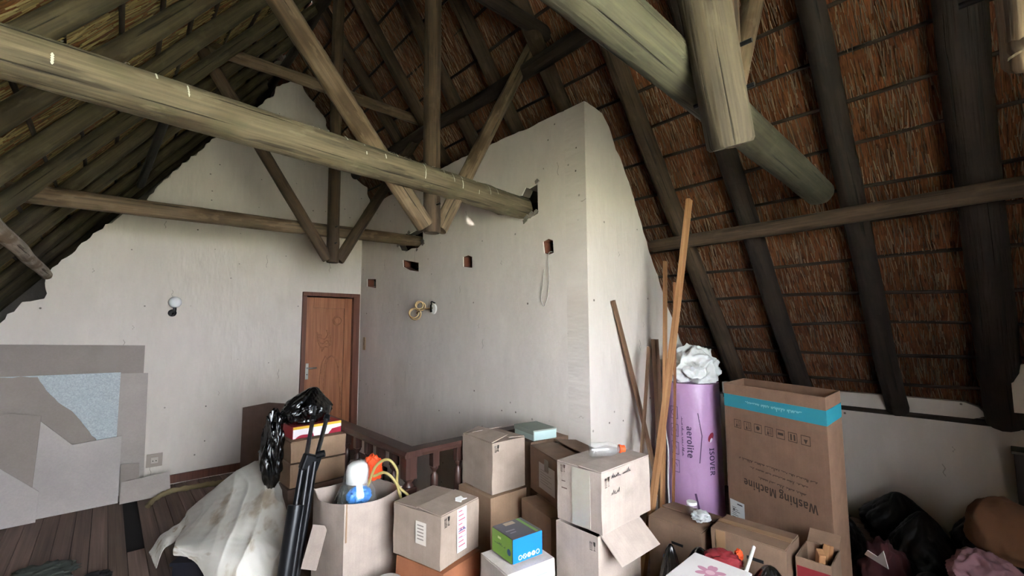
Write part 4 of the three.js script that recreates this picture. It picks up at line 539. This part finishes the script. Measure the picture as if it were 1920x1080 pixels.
{ // dust sheet
  const raw = [[.51, .25, -4.17], [.67, .38, -4.15], [.82, .51, -4.06], [.98, .57, -3.98], [1.07, .51, -3.84], [.46, .25, -3.88], [.62, .36, -3.85], [.78, .47, -3.76], [.93, .53, -3.69], [1.06, .38, -3.59], [.41, .27, -3.65], [.54, .32, -3.59], [.69, .39, -3.52], [.86, .44, -3.43], [1.01, .32, -3.37], [.38, .30, -3.47], [.47, .30, -3.32], [.58, .34, -3.22], [.75, .36, -3.20], [.95, .27, -3.21], [.37, .28, -3.44], [.46, .27, -3.27], [.55, .27, -3.05], [.67, .28, -2.99], [.88, .21, -3.06], [.37, .25, -3.43], [.46, .24, -3.25], [.545, .06, -3.01], [.67, .03, -2.90], [.87, .02, -2.98]];
  const net = [0, 1, 2, 3, 4, 5].map((i) => raw.slice(i * 5, i * 5 + 5)); net.unshift(net[0].map(([x, y, z]) => [x + 0.03, Math.max(0.05, y - 0.22), z - 0.07]));
  const g = sheet(net, 110, 120, 0.004, (p, u, v) => { const r = ss(0.45, 1, u) * 0.7 + 0.3, f = Math.abs(n3(p.x * 5 + p.z * 3.5, p.y * 2, p.z * 2.2)), f2 = Math.abs(n3(p.x * 13 - p.z * 9, p.y * 6, p.z * 5 + 4)); const fold = (k, ph, wv) => Math.pow(1 - Math.abs(Math.sin(u * k + ph + wv * n3(v * 2.4, ph, u * 1.5))), 2.2), am = (0.25 + 0.75 * ss(0.35, 0.9, u)) * ss(0.0, 0.25, v), dd = am * (0.045 * fold(6.5, 0.6, 2.2) + 0.03 * fold(15, 2.1, 3.5)) - 0.012; p.x += 0.15 * dd; p.y += 0.7 * dd + r * (0.03 * (0.35 - f) + 0.02 * (0.3 - f2)); p.z += 0.65 * dd; p.x += r * 0.03 * n3(p.z * 6, p.y * 9, 1.5); p.z += 0.02 * n3(p.x * 7, p.y * 9, 8.5); p.y = Math.max(0.015, p.y); return p; });
  const tail = sheet([[[.52, .27, -4.06], [.44, .23, -4.0], [.35, .20, -3.95], [.285, .13, -3.93]], [[.49, .26, -3.88], [.42, .25, -3.86], [.345, .21, -3.86], [.30, .10, -3.86]], [[.46, .25, -3.74], [.41, .21, -3.74], [.35, .17, -3.77], [.32, .06, -3.80]]], 40, 30, 0.004, (p) => { p.y += 0.03 * n3(p.x * 14, p.z * 9, 2.2); p.z += 0.02 * n3(p.x * 10, 3.3, p.z * 10); return p; });
  for (const q of [g, tail]) q.translate(-0.72, 0, 3.5); const t = thing('dust_sheet', 'dirty white cotton dust sheet draped over a low dark crate', 'dust sheet', [0.72, 0, -3.5]); part(t, 'sheet', g, M.fabric); part(t, 'corner', tail, M.fabric); }
{ const g = thing('storage_crate', 'dark navy plastic crate half covered by the dust sheet', 'crate', [0.62, 0, -3.47], 0.9); const m = phys({ color: '#14161f', roughness: 0.45 }); part(g, 'body', merge([plain(0.40, 0.20, 0.34, 0, 0.10, 0), plain(0.42, 0.02, 0.36, 0, 0.205, 0)]), m); }
{ // tall open carton with its contents
  const w = 0.36, h = 0.665, d = 0.355, g = carton('tall open carton with split corner and one flap folded outwards', [0.985, -2.42], 0, w, h, d, 0.12, M.kraftPale, { open: true });
  const old = g.children[0]; g.remove(old); // walls that bow outwards towards the open rim
  const wallOf = (L, sx, sz) => { const q = new THREE.BoxGeometry(sx ? 0.005 : L, h, sx ? L : 0.005, sx ? 1 : 12, 10, sx ? 12 : 1), c = q.attributes.position; for (let k = 0; k < c.count; k++) { const y = c.getY(k) / h + 0.5, t = (sx ? c.getZ(k) : c.getX(k)) / (L / 2), b = 0.03 * y * y * (1 - t * t), e = 0.012 * ss(0.7, 1, y) * n3(t * 2 + sx, sz * 3, 1.5); c.setY(k, c.getY(k) + h / 2 - 0.02 * y * y * (1 - t * t)); if (sx) c.setX(k, c.getX(k) + sx * (w / 2 - 0.003 + b + e)); else c.setZ(k, c.getZ(k) + sz * (d / 2 - 0.003 + b + e)); } q.computeVertexNormals(); return boxUV(q); };
  part(g, 'body', merge([wallOf(w, 0, 1), wallOf(w, 0, -1), wallOf(d, 1, 0), wallOf(d, -1, 0), plain(w, 0.005, d, 0, 0.004, 0)]), M.kraftPale);
  const f = part(g, 'flap', plain(0.005, 0.21, 0.09, 0, -0.105, 0), M.kraftPale); f.position.set(-w / 2 - 0.03, h - 0.15, -0.02); f.rotation.z = -0.45; f.rotation.y = 0.5;
  part(g, 'split_corner', plain(0.008, 0.20, 0.006, -w / 2 + 0.012, h - 0.10, d / 2 + 0.001), M.inside); }
{ const g = thing('packed_bag', 'clear plastic bag holding a white tub and bright blue wrap in the tall carton', 'plastic bag', [1.12, 0.48, -2.58]);
  part(g, 'white_tub', (() => { const q = lathe([[0.001, 0.345], [0.035, 0.342], [0.055, 0.325], [0.062, 0.29], [0.06, 0.23], [0.001, 0.22]], 28); return q; })(), M.white);
  part(g, 'blue_wrap', (() => { const q = lump(0.065, 0.05, 0.055, 8, 0.35, 14, 2); q.translate(0.0, 0.13, 0.03); return q; })(), M.blue);
  part(g, 'clear_film', (() => { const q = lathe([[0.105, 0.0], [0.105, 0.06], [0.105, 0.13], [0.095, 0.19], [0.074, 0.25], [0.068, 0.31], [0.045, 0.352], [0.001, 0.356]], 44), c = q.attributes.position; for (let k = 0; k < c.count; k++) { const x = c.getX(k), y = c.getY(k), z = c.getZ(k), r = 1 + 0.22 * Math.abs(n3(x * 22, y * 8, z * 22)) * (0.36 - y) / 0.3; c.setXYZ(k, x * r, y, z * r); } q.computeVertexNormals(); return q; })(), phys({ color: '#ffffff', roughness: 0.1, transmission: 0.93, thickness: 0, ior: 1.4 })); }
single('orange_bag', 'crumpled bright orange bag in the back of the tall carton', 'bag', lump(0.055, 0.085, 0.045, 17, 0.4, 14, 2), M.orange, [1.25, 0.68, -2.66], 0);
single('bin_bag', 'black bag stuffed into the left side of the tall carton', 'bin bag', bag(0.07, 0.12, 0.075, 19), M.blackPlastic, [1.075, 0.47, -2.66], 0);
{ const g = tube([[1.177, .751, -2.491], [1.226, .772, -2.444], [1.275, .714, -2.407], [1.302, .622, -2.385], [1.352, .536, -2.32], [1.36, .56, -2.30], [1.33, .64, -2.36], [1.285, .70, -2.405], [1.275, .79, -2.40], [1.235, .846, -2.427], [1.19, .82, -2.47], [1.16, .70, -2.52]], 0.008, 120, 8); g.translate(-1.26, -0.53, 2.41); single('yellow_hose', 'thin yellow hose looping over the edge of the tall carton', 'hose', g, M.yellow, [1.26, 0.53, -2.41]); }
{ const g = thing('paint_tin', 'grey-lidded tin in front of the tall carton at the bottom edge', 'paint tin', [1.13, 0, -2.20]); part(g, 'tin', cyl([0, 0, 0], [0, 0.30, 0], 0.07, 0.07, 30), flat('#8d8784', 0.5)); part(g, 'lid', cyl([0, 0.30, 0], [0, 0.315, 0], 0.073, 0.07, 30), flat('#b5aeab', 0.5)); }
// bits on the floor at the left
{ const g = tube([[0.35, 0.03, -5.22], [0.40, 0.035, -5.36], [0.50, 0.05, -5.46], [0.70, 0.05, -5.47], [0.90, 0.045, -5.45], [1.10, 0.04, -5.40]], 0.024, 60, 8); const p = g.attributes.position; for (let i = 0; i < p.count; i++) p.setY(i, Math.max(0.004, p.getY(i) + 0.012 * n3(p.getX(i) * 30, p.getY(i) * 30, p.getZ(i) * 30))); g.computeVertexNormals(); g.translate(-0.7, 0, 5.4); single('foam_strip', 'frayed yellowish foam strip lying on the floor boards by the gable wall', 'foam strip', g, flat('#8f8060', 1), [0.7, 0, -5.4]); }
single('cloth_scrap', 'dark grey-green rag on the boards at bottom left', 'rag', lump(0.16, 0.05, 0.13, 27, 0.5, 16, 2), flat('#3c403a', 1), [-0.24, 0.0, -4.25]);
single('cloth_scrap', 'small black scrap beside the grey-green rag', 'rag', lump(0.07, 0.03, 0.06, 28, 0.5, 10, 2), M.blackCloth, [0.03, 0.0, -4.0]);

// ---------------------------------------------------------------- sticks against the partition
function lath(label, a, b, w, m, grp = 'timber laths leaning on the partition') { const A = V(...a), B = V(...b), d = B.clone().sub(A), L = d.length(); const g = boxUV(new THREE.BoxGeometry(w, L, w * 0.55, 1, 12, 1)); { const uv = g.attributes.uv, p = g.attributes.position; for (let i = 0; i < p.count; i++) { uv.setXY(i, p.getX(i) + p.getZ(i), p.getY(i) + L); const t = p.getY(i) / L + 0.5; p.setX(i, p.getX(i) + 0.02 * Math.sin(t * Math.PI)); } g.computeVertexNormals(); } g.translate(0, L / 2, 0); g.applyQuaternion(new THREE.Quaternion().setFromUnitVectors(V(0, 1, 0), d.normalize())); return single('timber_lath', label, 'timber', g, m, a, 0, grp); }
lath('longest pale timber strip, its tip high against the thatch', [2.62, 0.0, -1.66], [3.06, 2.515, -1.46], 0.05, M.stick);
lath('grey-brown stick leaning alone across the bright partition face', [3.29, 0.0, -1.84], [2.835, 1.80, -1.98], 0.035, M.stickDark);
lath('middle pale strip of the bundle, second in height', [3.03, 0.0, -1.76], [3.216, 2.113, -1.75], 0.034, M.stick);
lath('short thin reddish strip in the bundle', [3.08, 0.0, -1.70], [3.295, 1.95, -1.72], 0.022, std({ color: '#a5714f', map: grainMap, roughness: 0.7 }));
lath('dark thin strip just left of the longest timber strip', [2.64, 0.0, -1.76], [3.02, 1.45, -1.80], 0.026, M.stickDark);
lath('dark upright plank standing beside the pink roll', [3.25, 0.0, -1.87], [3.30, 1.5, -1.91], 0.06, M.stickDark);

// ---------------------------------------------------------------- clutter bottom right
{ const w = 0.225, h = 0.45, d = 0.15, g = place('open_box', 'small open carton with a dark red side holding wood offcuts', 'box', [2.63, -0.63], 0, w, d, 0.05), t = 0.005; part(g, 'body', merge([[w, h, t, 0, h / 2, d / 2 - t / 2], [w, h, t, 0, h / 2, -d / 2 + t / 2], [t, h, d - 2 * t, w / 2 - t / 2, h / 2, 0], [t, h, d - 2 * t, -w / 2 + t / 2, h / 2, 0], [w, t, d, 0, t / 2, 0]].map((q) => plain(...q))), M.kraftBrown);
  part(g, 'red_panel', plain(0.002, h - 0.04, d - 0.01, -w / 2 - 0.001, h / 2 - 0.02, 0), M.red); part(g, 'flap', (() => { const q = plain(0.09, 0.004, d - 0.01, 0.045, 0, 0); q.rotateZ(0.5); q.translate(w / 2, h, 0); return q; })(), M.kraftBrown); }
for (const [x, y, z, a, b, l] of [[2.70, 0.36, -0.70, 0.5, 0.35, 'pale wood offcut sticking up in the red-sided box'], [2.765, 0.345, -0.69, -0.2, -0.35, 'shorter wood offcut beside it in the red-sided box']]) { const q = bx(0.05, 0.14, 0.03, 0, 0.07, 0, 0.003); q.rotateZ(b); single('wood_offcut', l, 'wood block', q, M.stick, [x, y, z], a, 'offcuts in the red-sided box'); }
{ const w = 0.27, d = 0.24, h = 0.59, g = place('printed_box', 'white box with faded pink flower print at the bottom edge', 'box', [1.745, -0.755], 0, w, d, 0.02); part(g, 'body', bx(w, h, d, 0, h / 2, 0, 0.003), flat('#cfc8c6', 0.6));
  print(g, 'lid_print', w - 0.01, d - 0.01, 1500, (x, W, H) => { x.fillStyle = '#d3ccca'; x.fillRect(0, 0, W, H); x.fillStyle = '#b57f92'; for (let k = 0; k < 7; k++) { x.beginPath(); x.ellipse(W * (0.55 + 0.13 * Math.cos(k)), H * (0.5 + 0.15 * Math.sin(k)), W * 0.1, H * 0.06, k, 0, 7); x.fill(); } x.fillStyle = '#cda4b2'; x.beginPath(); x.arc(W * 0.55, H * 0.5, W * 0.07, 0, 7); x.fill(); }, [0, h + 0.002, 0], [-Math.PI / 2, 0, 0], { solid: true }); }
single('red_cloth', 'folded dark red cloth behind the flower-printed box', 'cloth', lump(0.065, 0.045, 0.08, 33, 0.3, 14, 1.6), M.red, [2.27, 0.44, -0.99], 0.3);
single('orange_scrap', 'small orange plastic scrap in front of the long low carton', 'scrap', lump(0.022, 0.028, 0.018, 36, 0.4, 8, 2), M.orange, [2.36, 0.46, -0.95], 0);
{ const q = cyl([2.21, 0.49, -0.86], [2.42, 0.515, -0.90], 0.008); q.translate(-2.21, -0.48, 0.86); single('white_stick', 'short white plastic rod lying over the black bags', 'rod', q, M.white, [2.21, 0.48, -0.86]); }
for (const [x, y, z, rx, ry, rz, s, l] of [[2.30, 0, -1.12, 0.16, 0.27, 0.15, 44, 'black bag between the open pale carton and the low cartons'], [2.33, 0, -0.80, 0.19, 0.28, 0.17, 45, 'black bag in front of the long low carton'], [2.05, 0, -1.14, 0.10, 0.32, 0.09, 46, 'black bag close behind the flower-printed box']]) single('bin_bag', l, 'bin bag', bag(rx, ry, rz, s), M.blackPlastic, [x, y, z], 0, 'black bags among the cartons');
single('blue_cap', 'bright blue plastic lid peeping out beside the pale open carton', 'lid', (() => { const q = lathe([[0.001, 0.03], [0.02, 0.028], [0.024, 0.02], [0.024, 0]], 22); q.rotateZ(0.5); return q; })(), M.blue, [2.155, 0.43, -1.21], 0);
for (const [x, z, rx, ry, rz, s, l] of [[3.88, -0.92, 0.22, 0.19, 0.2, 57, 'black bag tucked against the right side of the tall carton'], [4.38, -1.15, 0.26, 0.17, 0.24, 51, 'black bag against the low wall beside the tall carton'], [4.46, -0.62, 0.22, 0.20, 0.22, 52, 'black bag in the middle of the heap along the low wall'], [4.40, -0.16, 0.16, 0.22, 0.18, 53, 'black bag at the right end of the heap by the low wall'], [4.0, -0.44, 0.20, 0.22, 0.18, 54, 'broad black bag in front of the low wall heap'], [3.15, -0.33, 0.19, 0.20, 0.16, 55, 'nearest black bag under the white folded paper'], [3.62, -0.10, 0.22, 0.25, 0.18, 56, 'black bag beneath the brown plush cushion']]) single('bin_bag', l, 'bin bag', bag(rx, ry, rz, s), M.blackBag, [x, 0, z], 0, 'black bags along the low wall');
single('plush_cushion', 'rounded brown plush cushion at the right edge', 'cushion', lump(0.20, 0.17, 0.16, 61, 0.14, 20, 1.2), std({ color: '#6e4c34', map: fabricMap, roughness: 1 }), [3.50, 0.42, -0.05], 0.2);
single('pink_cloth', 'crumpled pink cloth below the brown plush cushion', 'cloth', lump(0.13, 0.09, 0.12, 63, 0.35, 20, 1.6), std({ color: '#86626c', map: fabricMap, roughness: 1 }), [3.10, 0.38, -0.14], 0);
{ const q = slab([[0, 0.13], [0.05, 0.0], [0.20, 0.0], [0.145, 0.055], [0.085, 0.05]], 0.003); q.rotateX(-0.5); single('folded_paper', 'white folded paper with a sharp corner on the black bags', 'paper', q, M.white, [2.99, 0.36, -0.44], 0.86); }
single('maroon_garment', 'dark maroon garment lying across the black heap', 'garment', lump(0.14, 0.20, 0.12, 66, 0.3, 16, 1.5), flat('#3a1518', 1), [3.46, 0.0, -0.56], 0.4);
{ const g = thing('cabinet', 'dark brown cabinet edge at the far right below the white block', 'cabinet', [4.63, 0, 0.17]); part(g, 'body', bx(0.18, 0.74, 0.36, 0, 0.37, 0, 0.004), flat('#2c2420', 0.6)); part(g, 'cabinet_top', bx(0.2, 0.02, 0.38, 0, 0.75, 0, 0.003), flat('#372c26', 0.5)); }

renderer.render(scene, camera);
